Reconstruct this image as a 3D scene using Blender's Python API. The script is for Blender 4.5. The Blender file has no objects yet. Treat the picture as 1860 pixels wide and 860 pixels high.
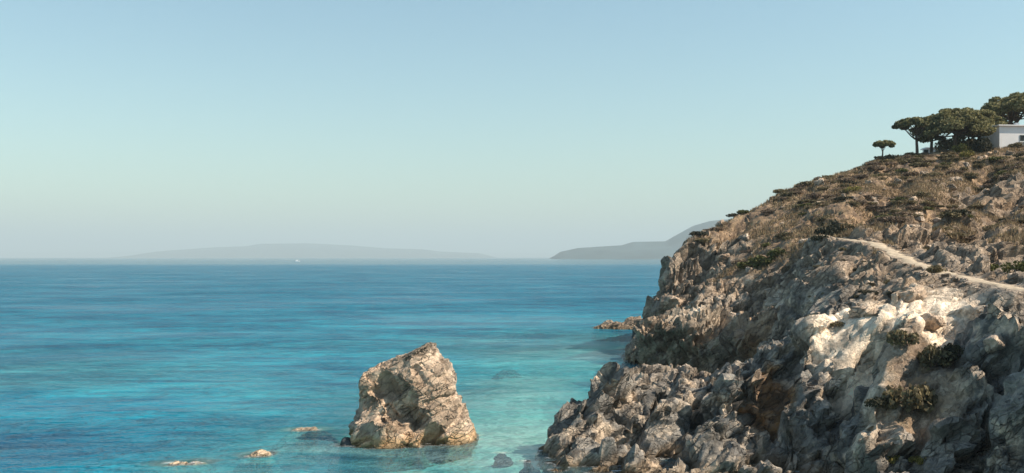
import bpy, math, random
import numpy as np
from mathutils import Vector

R = math.radians
rng = np.random.default_rng(7)
random.seed(7)
SC = bpy.context.scene
COL = SC.collection

# ------------------------------------------------------------------ camera, sky, sun, exposure
CAM_H = 12.0
FPX = 1787.0                      # focal length in photograph pixels (1860 wide)
HOR = 467.0                       # horizon row in the photograph
cd = bpy.data.cameras.new('camera')
cam = bpy.data.objects.new('camera', cd)
COL.objects.link(cam)
cam.location = (0, 0, CAM_H)
cam.rotation_euler = (R(90), 0, 0)
cd.sensor_width = 36.0
cd.lens = 36.0 * FPX / 1860.0
cd.shift_y = (HOR - 430.0) / 1860.0
cd.clip_start = 0.5
cd.clip_end = 200000
SC.camera = cam

SUN = Vector((0.71, -0.13, 0.68)).normalized()      # direction towards the sun
EL = math.asin(SUN.z)
AZ = math.atan2(SUN.x, SUN.y)                       # clockwise from +Y
w = bpy.data.worlds.new('World')
SC.world = w
w.use_nodes = True
nt = w.node_tree
nt.nodes.clear()
sky = nt.nodes.new('ShaderNodeTexSky')
sky.sky_type = 'NISHITA'
sky.sun_disc = False
sky.sun_elevation = EL
sky.sun_rotation = AZ
sky.altitude = 0
sky.air_density = 1.2
sky.dust_density = 0.8
sky.ozone_density = 1.0
mulc = nt.nodes.new('ShaderNodeMix')
mulc.data_type = 'RGBA'
mulc.blend_type = 'MULTIPLY'
mulc.inputs[0].default_value = 1.0
mulc.inputs[7].default_value = (0.93, 1.10, 1.04, 1)   # cyan cast of the photograph's sky
bg = nt.nodes.new('ShaderNodeBackground')
bg.inputs[1].default_value = 0.088
wo = nt.nodes.new('ShaderNodeOutputWorld')
nt.links.new(sky.outputs[0], mulc.inputs[6])
nt.links.new(mulc.outputs[2], bg.inputs[0])
nt.links.new(bg.outputs[0], wo.inputs[0])

sl = bpy.data.lights.new('sun', 'SUN')
sl.energy = 5.0
sl.angle = R(0.53)
sl.color = (1.0, 0.86, 0.70)
so = bpy.data.objects.new('sun', sl)
COL.objects.link(so)
so.rotation_euler = SUN.to_track_quat('Z', 'Y').to_euler()
so.location = SUN * 300

SC.view_settings.view_transform = 'Standard'
SC.view_settings.look = 'None'
SC.view_settings.gamma = 1
SC.view_settings.use_curve_mapping = False
SC.view_settings.exposure = 0.72
SC.render.engine = 'CYCLES'
SC.cycles.use_denoising = True
SC.cycles.max_bounces = 8
SC.cycles.transparent_max_bounces = 12
SC.cycles.sample_clamp_indirect = 6
SC.render.film_transparent = False


# ------------------------------------------------------------------ helpers
def P(px, py, Y):
    """point seen at photograph pixel (px, py) at depth Y metres"""
    return np.array([(px - 930) / FPX * Y, Y, CAM_H + (HOR - py) / FPX * Y])


def W(px, py):
    """point of the water surface seen at that pixel"""
    Y = CAM_H * FPX / (py - HOR)
    return np.array([(px - 930) / FPX * Y, Y, 0.0])


def hsh(i, j, k, s):
    i = i.astype(np.int64); j = j.astype(np.int64); k = k.astype(np.int64)
    h = (i * 374761393 + j * 668265263 + k * 2147483647 + s * 1274126177) & 0xFFFFFFFF
    h = ((h ^ (h >> 13)) * 1274126177) & 0xFFFFFFFF
    h = ((h ^ (h >> 15)) * 2246822519) & 0xFFFFFFFF
    h = h ^ (h >> 16)
    return (h & 0xFFFFFF) / float(0x1000000)


def vnoise(p, s=0):
    """smooth value noise in [-1, 1]; p is (n, 3)"""
    f = np.floor(p); t = p - f
    t = t * t * t * (t * (t * 6 - 15) + 10)
    i, j, k = f[:, 0], f[:, 1], f[:, 2]
    out = 0
    for a in (0, 1):
        wa = t[:, 0] if a else 1 - t[:, 0]
        for b in (0, 1):
            wb = t[:, 1] if b else 1 - t[:, 1]
            for c in (0, 1):
                wc = t[:, 2] if c else 1 - t[:, 2]
                out = out + wa * wb * wc * hsh(i + a, j + b, k + c, s)
    return out * 2 - 1


def fbm(p, octv=4, s=0, gain=0.5):
    a, o = 1.0, 0
    for q in range(octv):
        o = o + a * vnoise(p * 2.03 ** q + 17.3 * q, s + q)
        a *= gain
    return o


def facets(p, size, M, s, step=1.0, tilt=1.0, crack=0.0, cw=0.12):
    """broken-rock relief: every Voronoi cell is a tilted, offset flat piece"""
    q = (p @ M) / size
    f = np.floor(q)
    n = len(p)
    d1 = np.full(n, 1e9); d2 = np.full(n, 1e9)
    best = np.zeros((n, 3)); bid = np.zeros((n, 3))
    for a in (-1, 0, 1):
        for b in (-1, 0, 1):
            for c in (-1, 0, 1):
                i, j, k = f[:, 0] + a, f[:, 1] + b, f[:, 2] + c
                fp = np.stack([i + 0.15 + 0.7 * hsh(i, j, k, s), j + 0.15 + 0.7 * hsh(i, j, k, s + 1), k + 0.15 + 0.7 * hsh(i, j, k, s + 2)], 1)
                d = ((q - fp) ** 2).sum(1)
                nb = d < d1
                d2 = np.where(nb, d1, np.minimum(d2, d))
                d1 = np.where(nb, d, d1)
                best[nb] = fp[nb]
                bid[nb, 0] = i[nb]; bid[nb, 1] = j[nb]; bid[nb, 2] = k[nb]
    i, j, k = bid.T
    off = (hsh(i, j, k, s + 5) - 0.5) * 2
    tv = np.stack([hsh(i, j, k, s + 6), hsh(i, j, k, s + 7), hsh(i, j, k, s + 8)], 1) * 2 - 1
    o = step * off + tilt * ((q - best) * tv).sum(1)
    if crack:
        e = np.sqrt(d2) - np.sqrt(d1)
        o = o - crack * np.clip(1 - e / cw, 0, 1)
    return o


def sstep(a, b, x):
    t = np.clip((x - a) / (b - a), 0, 1)
    return t * t * (3 - 2 * t)


def link(name, me, parent=None, mats=()):
    o = bpy.data.objects.new(name, me)
    COL.objects.link(o)
    if parent is not None:
        o.parent = parent
    for m in mats:
        me.materials.append(m)
    return o


def tag(o, label=None, cat=None, group=None, kind=None):
    if label: o['label'] = label
    if cat: o['category'] = cat
    if group: o['group'] = group
    if kind: o['kind'] = kind
    return o


def empty(name, loc, rz=0):
    o = bpy.data.objects.new(name, None)
    COL.objects.link(o)
    o.location = loc
    o.rotation_euler = (0, 0, rz)
    o.empty_display_size = 0.3
    return o


def mesh_np(name, v, f, smooth=True):
    """mesh from vertex array and an (n, 3) or (n, 4) face array"""
    me = bpy.data.meshes.new(name)
    v = np.asarray(v, dtype=np.float32); f = np.asarray(f, dtype=np.int32)
    nf, k = f.shape
    me.vertices.add(len(v)); me.vertices.foreach_set('co', v.ravel())
    me.loops.add(nf * k); me.loops.foreach_set('vertex_index', f.ravel())
    me.polygons.add(nf)
    me.polygons.foreach_set('loop_start', np.arange(0, nf * k, k, dtype=np.int32))
    me.polygons.foreach_set('loop_total', np.full(nf, k, dtype=np.int32))
    me.polygons.foreach_set('use_smooth', np.full(nf, smooth, dtype=bool))
    me.update(calc_edges=True)
    me.validate()
    return me


def attr(me, name, a):
    at = me.attributes.new(name, 'FLOAT', 'POINT')
    at.data.foreach_set('value', np.asarray(a, dtype=np.float32))


def normals(v, f):
    a, b, c = v[f[:, 0]], v[f[:, 1]], v[f[:, 2]]
    fn = np.cross(b - a, c - a)
    if f.shape[1] == 4:
        fn = fn + np.cross(c - a, v[f[:, 3]] - a)
    n = np.zeros_like(v)
    for k in range(f.shape[1]):
        for ax in range(3):
            n[:, ax] += np.bincount(f[:, k], weights=fn[:, ax], minlength=len(v))
    return n / np.maximum(np.linalg.norm(n, axis=1, keepdims=True), 1e-9)


def surface_nets(F, xs, ys, zs):
    """quad mesh of F = 0 (inside negative) on a rectilinear grid"""
    S = F < 0
    nx, ny, nz = F.shape
    cnt = np.zeros((nx - 1, ny - 1, nz - 1), np.int8)
    for a in (0, 1):
        for b in (0, 1):
            for c in (0, 1):
                cnt += S[a:nx - 1 + a, b:ny - 1 + b, c:nz - 1 + c]
    act = (cnt > 0) & (cnt < 8)
    I, J, K = np.nonzero(act)
    idx = np.full(act.shape, -1, np.int64); idx[I, J, K] = np.arange(len(I))
    acc = np.zeros((len(I), 3)); num = np.zeros(len(I))
    cor = [(0, 0, 0), (1, 0, 0), (0, 1, 0), (1, 1, 0), (0, 0, 1), (1, 0, 1), (0, 1, 1), (1, 1, 1)]
    for e0, e1 in [(0, 1), (2, 3), (4, 5), (6, 7), (0, 2), (1, 3), (4, 6), (5, 7), (0, 4), (1, 5), (2, 6), (3, 7)]:
        a, b = cor[e0], cor[e1]
        fa = F[I + a[0], J + a[1], K + a[2]]; fb = F[I + b[0], J + b[1], K + b[2]]
        m = (fa < 0) != (fb < 0)
        t = np.where(m, fa / np.where(m, fa - fb, 1), 0)
        for ax in range(3):
            acc[:, ax] += np.where(m, a[ax] + t * (b[ax] - a[ax]), 0)
        num += m
    acc /= num[:, None]
    v = np.stack([np.interp(I + acc[:, 0], np.arange(nx), xs), np.interp(J + acc[:, 1], np.arange(ny), ys), np.interp(K + acc[:, 2], np.arange(nz), zs)], 1)
    quads = []
    for ax in range(3):
        sl0 = [slice(1, -1)] * 3; sl1 = [slice(1, -1)] * 3
        sl0[ax] = slice(0, -1); sl1[ax] = slice(1, None)
        s0 = S[tuple(sl0)]; s1 = S[tuple(sl1)]
        A = np.argwhere(s0 != s1)
        if not len(A): continue
        flip = ~s0[A[:, 0], A[:, 1], A[:, 2]]
        base = A.copy()
        for o in range(3):
            if o != ax: base[:, o] += 1
        u, w_ = (ax + 1) % 3, (ax + 2) % 3
        q = []
        for du, dw in ((-1, -1), (0, -1), (0, 0), (-1, 0)):
            c = base.copy(); c[:, u] += du; c[:, w_] += dw
            q.append(idx[c[:, 0], c[:, 1], c[:, 2]])
        q = np.stack(q, 1)
        q[flip] = q[flip][:, ::-1]
        quads.append(q)
    q = np.concatenate(quads)
    return v, q[(q >= 0).all(1)]


# ------------------------------------------------------------------ materials
def new_mat(name):
    m = bpy.data.materials.new(name)
    m.use_nodes = True
    n = m.node_tree
    n.nodes.clear()
    return m, n


def nd(n, t, **kw):
    x = n.nodes.new(t)
    for k, v in kw.items():
        setattr(x, k, v)
    return x


def noise(n, co, scale, detail=6, rough=0.55, dist=0.0, vec_scale=None):
    if vec_scale is not None:
        mp = nd(n, 'ShaderNodeMapping'); mp.inputs['Scale'].default_value = vec_scale
        n.links.new(co, mp.inputs[0]); co = mp.outputs[0]
    x = nd(n, 'ShaderNodeTexNoise')
    x.inputs['Scale'].default_value = scale; x.inputs['Detail'].default_value = detail
    x.inputs['Roughness'].default_value = rough; x.inputs['Distortion'].default_value = dist
    n.links.new(co, x.inputs['Vector'])
    return x.outputs['Fac']


def ramp(n, fac, stops, interp='LINEAR'):
    r = nd(n, 'ShaderNodeValToRGB')
    r.color_ramp.interpolation = interp
    el = r.color_ramp.elements
    while len(el) < len(stops): el.new(0.5)
    for e, (p, c) in zip(el, stops):
        e.position = p
        e.color = (c, c, c, 1) if isinstance(c, (int, float)) else (*c, 1)
    n.links.new(fac, r.inputs[0])
    return r.outputs[0]


def mixc(n, fac, a, b, mode='MIX'):
    x = nd(n, 'ShaderNodeMix', data_type='RGBA', blend_type=mode)
    for sock, v in ((x.inputs[0], fac), (x.inputs[6], a), (x.inputs[7], b)):
        if isinstance(v, (int, float)): sock.default_value = v
        elif isinstance(v, tuple): sock.default_value = (*v, 1)
        else: n.links.new(v, sock)
    return x.outputs[2]


def mth(n, op, a, b=None, c=None, clamp=False):
    x = nd(n, 'ShaderNodeMath', operation=op, use_clamp=clamp)
    for i, v in enumerate((a, b, c)):
        if v is None: continue
        if isinstance(v, (int, float)): x.inputs[i].default_value = v
        else: n.links.new(v, x.inputs[i])
    return x.outputs[0]


def getattr_node(n, name):
    return nd(n, 'ShaderNodeAttribute', attribute_name=name).outputs['Fac']


def finish(n, col, rough=0.9, bump=None, bstr=0.5, bdist=0.1, spec=0.3):
    b = nd(n, 'ShaderNodeBsdfPrincipled')
    o = nd(n, 'ShaderNodeOutputMaterial')
    if isinstance(col, tuple): b.inputs['Base Color'].default_value = (*col, 1)
    else: n.links.new(col, b.inputs['Base Color'])
    if isinstance(rough, (int, float)): b.inputs['Roughness'].default_value = rough
    else: n.links.new(rough, b.inputs['Roughness'])
    b.inputs['Specular IOR Level'].default_value = spec
    if bump is not None:
        bp = nd(n, 'ShaderNodeBump')
        bp.inputs['Strength'].default_value = bstr; bp.inputs['Distance'].default_value = bdist
        n.links.new(bump, bp.inputs['Height']); n.links.new(bp.outputs[0], b.inputs['Normal'])
    n.links.new(b.outputs[0], o.inputs[0])
    return b


STRATA = Vector((-0.62, 0.18, 0.76)).normalized()      # normal of the rock beds
_e1 = Vector((0.77, 0.05, 0.62)); _e1 = (_e1 - _e1.dot(STRATA) * STRATA).normalized()
_e2 = STRATA.cross(_e1)
# columns: along dip, along strike, across the beds (thin)
MS = np.array([[_e1[k] * 0.45, _e2[k] * 0.75, STRATA[k] * 1.7] for k in range(3)])
M1 = np.eye(3)


def rock_material(name, tint=(1, 1, 1), headland=True, tide_f=0.2, wet_f=0.7):
    m, n = new_mat(name)
    geo = nd(n, 'ShaderNodeNewGeometry')
    co = geo.outputs['Position']
    # bedding stripes
    mp = nd(n, 'ShaderNodeMapping', vector_type='TEXTURE')
    mp.inputs['Rotation'].default_value = STRATA.to_track_quat('Z', 'Y').to_euler()
    n.links.new(co, mp.inputs[0])
    beds = noise(n, mp.outputs[0], 1.0, 7, 0.65, 0.4, (0.25, 0.3, 2.2))
    broad = noise(n, co, 0.11, 5, 0.6)
    med = noise(n, co, 0.9, 7, 0.68)
    fine = noise(n, co, 5.0, 6, 0.7)
    vfine = noise(n, co, 16.0, 4, 0.65)
    wob = nd(n, 'ShaderNodeVectorMath', operation='MULTIPLY_ADD')
    nz = nd(n, 'ShaderNodeTexNoise'); nz.inputs['Scale'].default_value = 0.8; nz.inputs['Detail'].default_value = 4
    n.links.new(mp.outputs[0], nz.inputs['Vector'])
    n.links.new(nz.outputs['Color'], wob.inputs[0]); wob.inputs[1].default_value = (0.9, 0.9, 0.5); n.links.new(mp.outputs[0], wob.inputs[2])
    mp2 = nd(n, 'ShaderNodeMapping'); mp2.inputs['Scale'].default_value = (0.5, 0.7, 1.5); n.links.new(wob.outputs[0], mp2.inputs[0])
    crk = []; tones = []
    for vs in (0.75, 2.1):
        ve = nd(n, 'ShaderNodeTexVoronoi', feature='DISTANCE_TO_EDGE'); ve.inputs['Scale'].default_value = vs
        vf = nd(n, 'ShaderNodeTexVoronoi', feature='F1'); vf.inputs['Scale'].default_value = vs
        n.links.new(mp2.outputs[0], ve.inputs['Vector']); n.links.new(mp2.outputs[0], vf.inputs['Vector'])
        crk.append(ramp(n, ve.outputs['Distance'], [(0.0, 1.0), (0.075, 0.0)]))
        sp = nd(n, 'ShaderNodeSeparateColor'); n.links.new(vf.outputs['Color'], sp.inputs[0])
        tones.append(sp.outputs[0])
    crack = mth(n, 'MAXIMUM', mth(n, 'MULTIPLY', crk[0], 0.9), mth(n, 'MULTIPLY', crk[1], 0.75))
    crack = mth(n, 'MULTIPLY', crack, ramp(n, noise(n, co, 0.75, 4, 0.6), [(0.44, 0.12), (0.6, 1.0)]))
    tone = mth(n, 'ADD', mth(n, 'MULTIPLY', tones[0], 0.5), mth(n, 'MULTIPLY', tones[1], 0.5))
    c = ramp(n, med, [(0.3, (0.075, 0.068, 0.062)), (0.44, (0.17, 0.15, 0.13)), (0.58, (0.27, 0.235, 0.2)), (0.74, (0.46, 0.4, 0.34))])
    c = mixc(n, ramp(n, beds, [(0.4, 0.0), (0.62, 0.75)]), c, (0.13, 0.12, 0.115))
    c = mixc(n, ramp(n, broad, [(0.42, 0.0), (0.66, 0.55)]), c, (0.25, 0.185, 0.13))
    c = mixc(n, ramp(n, fine, [(0.52, 0.0), (0.7, 0.55)]), c, (0.06, 0.056, 0.05))
    if headland:
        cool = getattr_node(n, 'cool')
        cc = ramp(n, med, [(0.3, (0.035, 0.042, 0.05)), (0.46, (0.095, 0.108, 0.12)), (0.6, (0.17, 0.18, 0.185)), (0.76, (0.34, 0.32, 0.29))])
        c = mixc(n, mth(n, 'MULTIPLY', cool, 0.7), c, cc)  # grey-blue rock tone; the near cliff's bluish shade is painted in with it
        warm = ramp(n, noise(n, co, 0.45, 6, 0.62), [(0.52, 0.0), (0.62, 1.0)])
        c = mixc(n, mth(n, 'MULTIPLY', cool, mth(n, 'MULTIPLY', warm, 0.75)), c, ramp(n, fine, [(0.35, (0.24, 0.2, 0.165)), (0.65, (0.52, 0.45, 0.375))]))
        pale = getattr_node(n, 'pale')
        pc = ramp(n, fine, [(0.3, (0.34, 0.30, 0.26)), (0.6, (0.62, 0.56, 0.49))])
        c = mixc(n, mth(n, 'MULTIPLY', pale, ramp(n, med, [(0.25, 0.7), (0.42, 1.0)])), c, pc)
        ochre = getattr_node(n, 'ochre')
        c = mixc(n, mth(n, 'MULTIPLY', ochre, ramp(n, med, [(0.35, 0.35), (0.6, 0.95)])), c, (0.17, 0.095, 0.04))
        soil = getattr_node(n, 'soil')
        sc = ramp(n, noise(n, co, 0.55, 8, 0.7), [(0.3, (0.055, 0.042, 0.034)), (0.45, (0.105, 0.078, 0.058)), (0.58, (0.19, 0.14, 0.095)), (0.72, (0.12, 0.105, 0.045))])
        sm = mth(n, 'MULTIPLY', soil, ramp(n, noise(n, co, 1.3, 7, 0.7), [(0.36, 0.0), (0.5, 1.0)]))
        sm2 = mth(n, 'MAXIMUM', sm, mth(n, 'SUBTRACT', mth(n, 'MULTIPLY', soil, 1.6), 0.75, clamp=True))
        c = mixc(n, sm2, c, sc)
    bare = mth(n, 'MULTIPLY', mth(n, 'SUBTRACT', 1.0, sm2), mth(n, 'SUBTRACT', 1.0, mth(n, 'MULTIPLY', pale, 0.75))) if headland else 1.0
    c = mixc(n, 1.0, c, ramp(n, tone, [(0.15, 0.6), (0.85, 1.45)]), 'MULTIPLY')
    c = mixc(n, mth(n, 'MULTIPLY', mth(n, 'MULTIPLY', crack, 0.5 if headland else 0.3), bare), c, (0.035, 0.03, 0.026))  # dark dirt in the cracks, also painting crevice shade into the colour
    sep = nd(n, 'ShaderNodeSeparateXYZ'); n.links.new(co, sep.inputs[0])
    zz = mth(n, 'ADD', sep.outputs[2], mth(n, 'MULTIPLY', mth(n, 'SUBTRACT', med, 0.5), 1.0))
    tide = ramp(n, mth(n, 'MULTIPLY', zz, 0.5, clamp=True), [(0.22, 1.0), (0.42, 0.0)])
    c = mixc(n, mth(n, 'MULTIPLY', tide, tide_f), c, (0.26, 0.165, 0.07))
    wet = ramp(n, mth(n, 'MULTIPLY', zz, 0.5, clamp=True), [(0.05, 1.0), (0.16, 0.0)])
    c = mixc(n, mth(n, 'MULTIPLY', wet, wet_f), c, (0.075, 0.055, 0.03))
    if tint != (1, 1, 1):
        c = mixc(n, 1.0, c, tint, 'MULTIPLY')
    h = mth(n, 'ADD', mth(n, 'MULTIPLY', med, 1.0), mth(n, 'MULTIPLY', fine, 0.4))
    h = mth(n, 'ADD', h, mth(n, 'MULTIPLY', vfine, 0.12))
    h = mth(n, 'ADD', h, mth(n, 'MULTIPLY', beds, 0.7))
    h = mth(n, 'ADD', h, mth(n, 'MULTIPLY', mth(n, 'SUBTRACT', mth(n, 'MULTIPLY', tone, 0.9), mth(n, 'MULTIPLY', crack, 0.7)), bare))
    rough = ramp(n, wet, [(0.0, 0.92), (1.0, 0.4)])
    finish(n, c, rough, h, 1.0, 0.3)
    return m


MAT = {}
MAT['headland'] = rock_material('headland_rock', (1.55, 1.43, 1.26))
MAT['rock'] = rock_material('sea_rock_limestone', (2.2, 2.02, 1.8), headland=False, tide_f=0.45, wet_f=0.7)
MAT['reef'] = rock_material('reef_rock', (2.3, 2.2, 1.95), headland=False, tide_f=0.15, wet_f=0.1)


def plain(name, col, var=0.25, scale=3.0, rough=0.9, bump=0.3):
    m, n = new_mat(name)
    co = nd(n, 'ShaderNodeNewGeometry').outputs['Position']
    f = noise(n, co, scale, 6, 0.65)
    lo = tuple(x * (1 - var) for x in col); hi = tuple(min(1, x * (1 + var)) for x in col)
    finish(n, ramp(n, f, [(0.3, lo), (0.7, hi)]), rough, f, bump, 0.05)
    return m


def leaf_mat(name, lo, mid, hi, trans=0.15):
    m, n = new_mat(name)
    g = nd(n, 'ShaderNodeNewGeometry')
    oi = nd(n, 'ShaderNodeObjectInfo')
    f = mth(n, 'ADD', mth(n, 'MULTIPLY', g.outputs['Random Per Island'], 0.75), mth(n, 'MULTIPLY', oi.outputs['Random'], 0.25))
    c = ramp(n, f, [(0.1, lo), (0.5, mid), (0.9, hi)])
    d = nd(n, 'ShaderNodeBsdfPrincipled'); n.links.new(c, d.inputs['Base Color'])
    d.inputs['Roughness'].default_value = 0.7; d.inputs['Specular IOR Level'].default_value = 0.25
    t = nd(n, 'ShaderNodeBsdfTranslucent'); n.links.new(c, t.inputs[0])
    mx = nd(n, 'ShaderNodeMixShader'); mx.inputs[0].default_value = trans
    n.links.new(d.outputs[0], mx.inputs[1]); n.links.new(t.outputs[0], mx.inputs[2])
    o = nd(n, 'ShaderNodeOutputMaterial'); n.links.new(mx.outputs[0], o.inputs[0])
    return m


MAT['pine'] = leaf_mat('pine_needles', (0.085, 0.09, 0.045), (0.20, 0.19, 0.085), (0.38, 0.33, 0.16), 0.3)
MAT['bush_green'] = leaf_mat('green_shrub_leaves', (0.045, 0.055, 0.018), (0.10, 0.105, 0.03), (0.17, 0.16, 0.05))
MAT['bush_olive'] = leaf_mat('olive_shrub_leaves', (0.07, 0.06, 0.036), (0.15, 0.125, 0.068), (0.27, 0.215, 0.11), 0.25)
MAT['bush_brown'] = leaf_mat('dry_shrub_twigs', (0.08, 0.06, 0.046), (0.165, 0.122, 0.088), (0.29, 0.215, 0.145), 0.25)
MAT['bush_dark'] = leaf_mat('dark_shrub_leaves', (0.018, 0.02, 0.012), (0.036, 0.038, 0.02), (0.06, 0.055, 0.03))
MAT['bush_yellow'] = leaf_mat('yellow_green_leaves', (0.09, 0.085, 0.02), (0.19, 0.165, 0.04), (0.30, 0.24, 0.07))
MAT['grass'] = leaf_mat('dry_grass_blades', (0.15, 0.105, 0.06), (0.26, 0.19, 0.11), (0.38, 0.30, 0.18), 0.25)
MAT['bark'] = plain('pine_bark', (0.11, 0.075, 0.055), 0.4, 6)
MAT['path'] = plain('path_dust', (0.42, 0.345, 0.25), 0.4, 2.2)
MAT['white_wall'] = plain('white_render', (0.78, 0.77, 0.76), 0.05, 1.2, 0.85, 0.15)
MAT['roof_tile'] = plain('weathered_roof', (0.16, 0.14, 0.12), 0.3, 4)
MAT['shutter'] = plain('window_frame_paint', (0.10, 0.13, 0.13), 0.1, 3, 0.5)
MAT['glass'] = plain('window_glass', (0.03, 0.035, 0.04), 0.1, 1, 0.1, 0.0)
MAT['boat'] = plain('boat_paint', (0.8, 0.8, 0.8), 0.03, 1, 0.4, 0.0)
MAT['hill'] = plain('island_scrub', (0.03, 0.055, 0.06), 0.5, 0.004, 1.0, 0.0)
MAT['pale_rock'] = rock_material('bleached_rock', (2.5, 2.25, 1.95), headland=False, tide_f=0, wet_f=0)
MAT['dark_rock'] = plain('dark_rock', (0.05, 0.055, 0.06), 0.4, 2.5)

# ------------------------------------------------------------------ height of the headland: thin plate spline through surveyed points
CP = [P(*a) for a in [
    # near rock: crest line
    (1012, 795, 59.6), (1035, 752, 61), (1065, 716, 62.5), (1100, 697, 63.5), (1150, 686, 64.5), (1200, 694, 64), (1235, 714, 63.5), (1262, 740, 63), (1290, 728, 63), (1330, 698, 63), (1380, 660, 63.5), (1440, 612, 64.5), (1480, 585, 65),
    # near rock: steep face towards the camera
    (1060, 790, 60), (1105, 750, 61.3), (1150, 770, 61.2), (1055, 850, 55.2), (1150, 850, 54.4), (1210, 750, 61.8), (1250, 790, 59), (1250, 850, 53.6), (1320, 750, 60.5), (1320, 840, 54), (1390, 730, 59.8), (1390, 840, 53.2),
    (1450, 680, 60.5), (1480, 680, 60), (1480, 780, 56.2), (1490, 858, 53.2), (1560, 580, 61.5), (1560, 640, 59), (1560, 740, 55.3), (1550, 850, 51.8),
    # bright outcrop, bush terrace and the gully side
    (1615, 548, 63), (1670, 545, 62), (1615, 605, 59), (1620, 700, 54.8), (1620, 800, 51.2), (1620, 858, 49), (1690, 600, 57.5), (1690, 680, 53), (1700, 760, 50), (1700, 850, 46.8), (1770, 560, 57.5), (1780, 640, 51.5), (1780, 720, 48.8), (1780, 800, 46.4), (1780, 858, 44.6),
    (1850, 550, 54), (1850, 620, 49.5), (1850, 700, 47), (1850, 780, 45), (1850, 850, 43.3),
    # slope between cove and footpath
    (1500, 560, 76), (1560, 520, 74), (1500, 500, 86), (1440, 545, 84), (1620, 500, 75), (1460, 470, 97), (1420, 590, 84),
    # footpath line
    (1500, 432, 101), (1545, 436, 95), (1590, 442, 89), (1640, 468, 80), (1690, 490, 72), (1780, 511, 64), (1860, 527, 58),
    # dark ledge, top edge
    (1160, 596, 104), (1205, 596, 102.5), (1250, 600, 100), (1330, 604, 96.5), (1390, 612, 92.5),
    # lit blocks above the ledge
    (1200, 562, 113), (1250, 575, 107), (1320, 570, 104), (1400, 560, 98), (1205, 515, 124), (1250, 505, 122), (1320, 500, 116), (1400, 480, 111), (1450, 450, 109),
    # skyline
    (1207, 502, 128), (1236, 466, 133), (1290, 428, 138), (1340, 402, 142), (1405, 362, 147), (1500, 326, 152), (1590, 296, 156), (1650, 284, 158), (1750, 278, 160), (1860, 272, 160),
    # upper slope
    (1330, 450, 124), (1400, 400, 131), (1500, 380, 122), (1600, 330, 140), (1560, 400, 112), (1640, 410, 102), (1700, 400, 102), (1720, 330, 130), (1800, 300, 142), (1860, 300, 138), (1860, 370, 106), (1780, 440, 84), (1860, 470, 70),
    (1700, 460, 86), (1860, 420, 86), (1760, 370, 112),
]]
CP += [np.array(a, float) for a in [
    # shoreline and ground under water
    (2.1, 58.4, -0.5), (-2.5, 58, -2.2), (-1, 54, -2.4), (3.3, 53.8, -0.7), (6.5, 51.6, -0.9), (11, 49.8, -0.9), (14.5, 48.4, -0.6), (17.2, 45, -0.4), (19.3, 42.5, -0.2), (21.5, 37, 0), (23, 29, 0), (3, 49, -2.4), (8, 46.5, -2.4), (12.5, 43, -2.5), (17, 36, -2.6), (17, 24, -2.6), (3, 40, -3), (8, 25, -3),
    (1.4, 62.6, -1.1), (-3, 64, -2.2), (2.9, 65.0, -0.8), (0, 72, -2.4), (25.5, 36, 4.5), (28, 40, 8.4),
    (5.2, 67.5, -0.5), (8.2, 68.6, 0.0), (11.5, 69.5, 1.0), (16, 72.5, 2.0), (5, 78, -2), (8.6, 79, -0.6), (11, 80, 0.5), (14, 79, 0.7), (17, 82, 0.6), (21.2, 83, 0.9), (19, 77, 1.2), (5, 92, -2.2), (9, 92, -1.4), (10.8, 91, -0.2), (13.5, 90, 1.0), (17, 89, 1.2),
    (12.2, 102, -0.4), (16.2, 98.2, 0.3), (20.0, 94.4, 0.8), (22.2, 90.4, 1.4), (11.5, 106, -1.6), (13.0, 111, -0.4), (9, 100, -2.2), (9, 112, -2.5), (15.2, 119, 0), (11, 122, -2.6), (17, 129, 0), (14, 136, -2.6), (19.2, 142, 0), (16.5, 150, -2.6), (22.5, 158, 0), (20, 168, -2.6),
    (26, 164, 1.0), (32, 178, 0), (36, 162, 9), (28, 186, -2.5), (52, 178, 17), (50, 196, 6), (60, 215, 0), (60, 235, -2.5), (84, 182, 25), (90, 215, 16), (100, 240, 8), (140, 240, 20), (140, 160, 44), (140, 100, 44), (140, 40, 36), (110, 160, 37), (110, 100, 34),
    (75, 100, 23), (80, 60, 22), (60, 50, 18), (45, 40, 14), (33, 45, 9.9), (36, 24, 10), (27, 24, 5), (80, 20, 20), (140, 12, 30), (60, 12, 16), (34, 12, 7.5), (24, 12, 0), (9, 12, -3),
]]
CP = np.array(CP)


def tps_fit(pts, lam=0.02):
    xy = pts[:, :2] / 50.0
    n = len(pts)
    r2 = ((xy[:, None] - xy[None]) ** 2).sum(-1)
    K = 0.5 * r2 * np.log(r2 + 1e-12) + lam * 0.01 * np.eye(n)
    Q = np.hstack([np.ones((n, 1)), xy])
    A = np.block([[K, Q], [Q.T, np.zeros((3, 3))]])
    return xy, np.linalg.solve(A, np.concatenate([pts[:, 2], np.zeros(3)]))


def tps_eval(fit, x, y):
    c, wt = fit
    out = np.empty(len(x))
    for a in range(0, len(x), 60000):
        px_, py_ = x[a:a + 60000] / 50.0, y[a:a + 60000] / 50.0
        r2 = (px_[:, None] - c[:, 0]) ** 2 + (py_[:, None] - c[:, 1]) ** 2
        out[a:a + 60000] = (0.5 * r2 * np.log(r2 + 1e-12)) @ wt[:-3] + wt[-3] + wt[-2] * px_ + wt[-1] * py_
    return out


FIT = tps_fit(CP)
PATH = np.array([P(*a) for a in [(1492, 428, 104), (1500, 432, 101), (1545, 436, 95), (1590, 442, 89), (1640, 468, 80), (1690, 490, 72), (1780, 511, 64), (1860, 527, 58)]] + [np.array((30.5, 50, 9.9)), np.array((32, 42, 9.8))])


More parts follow.
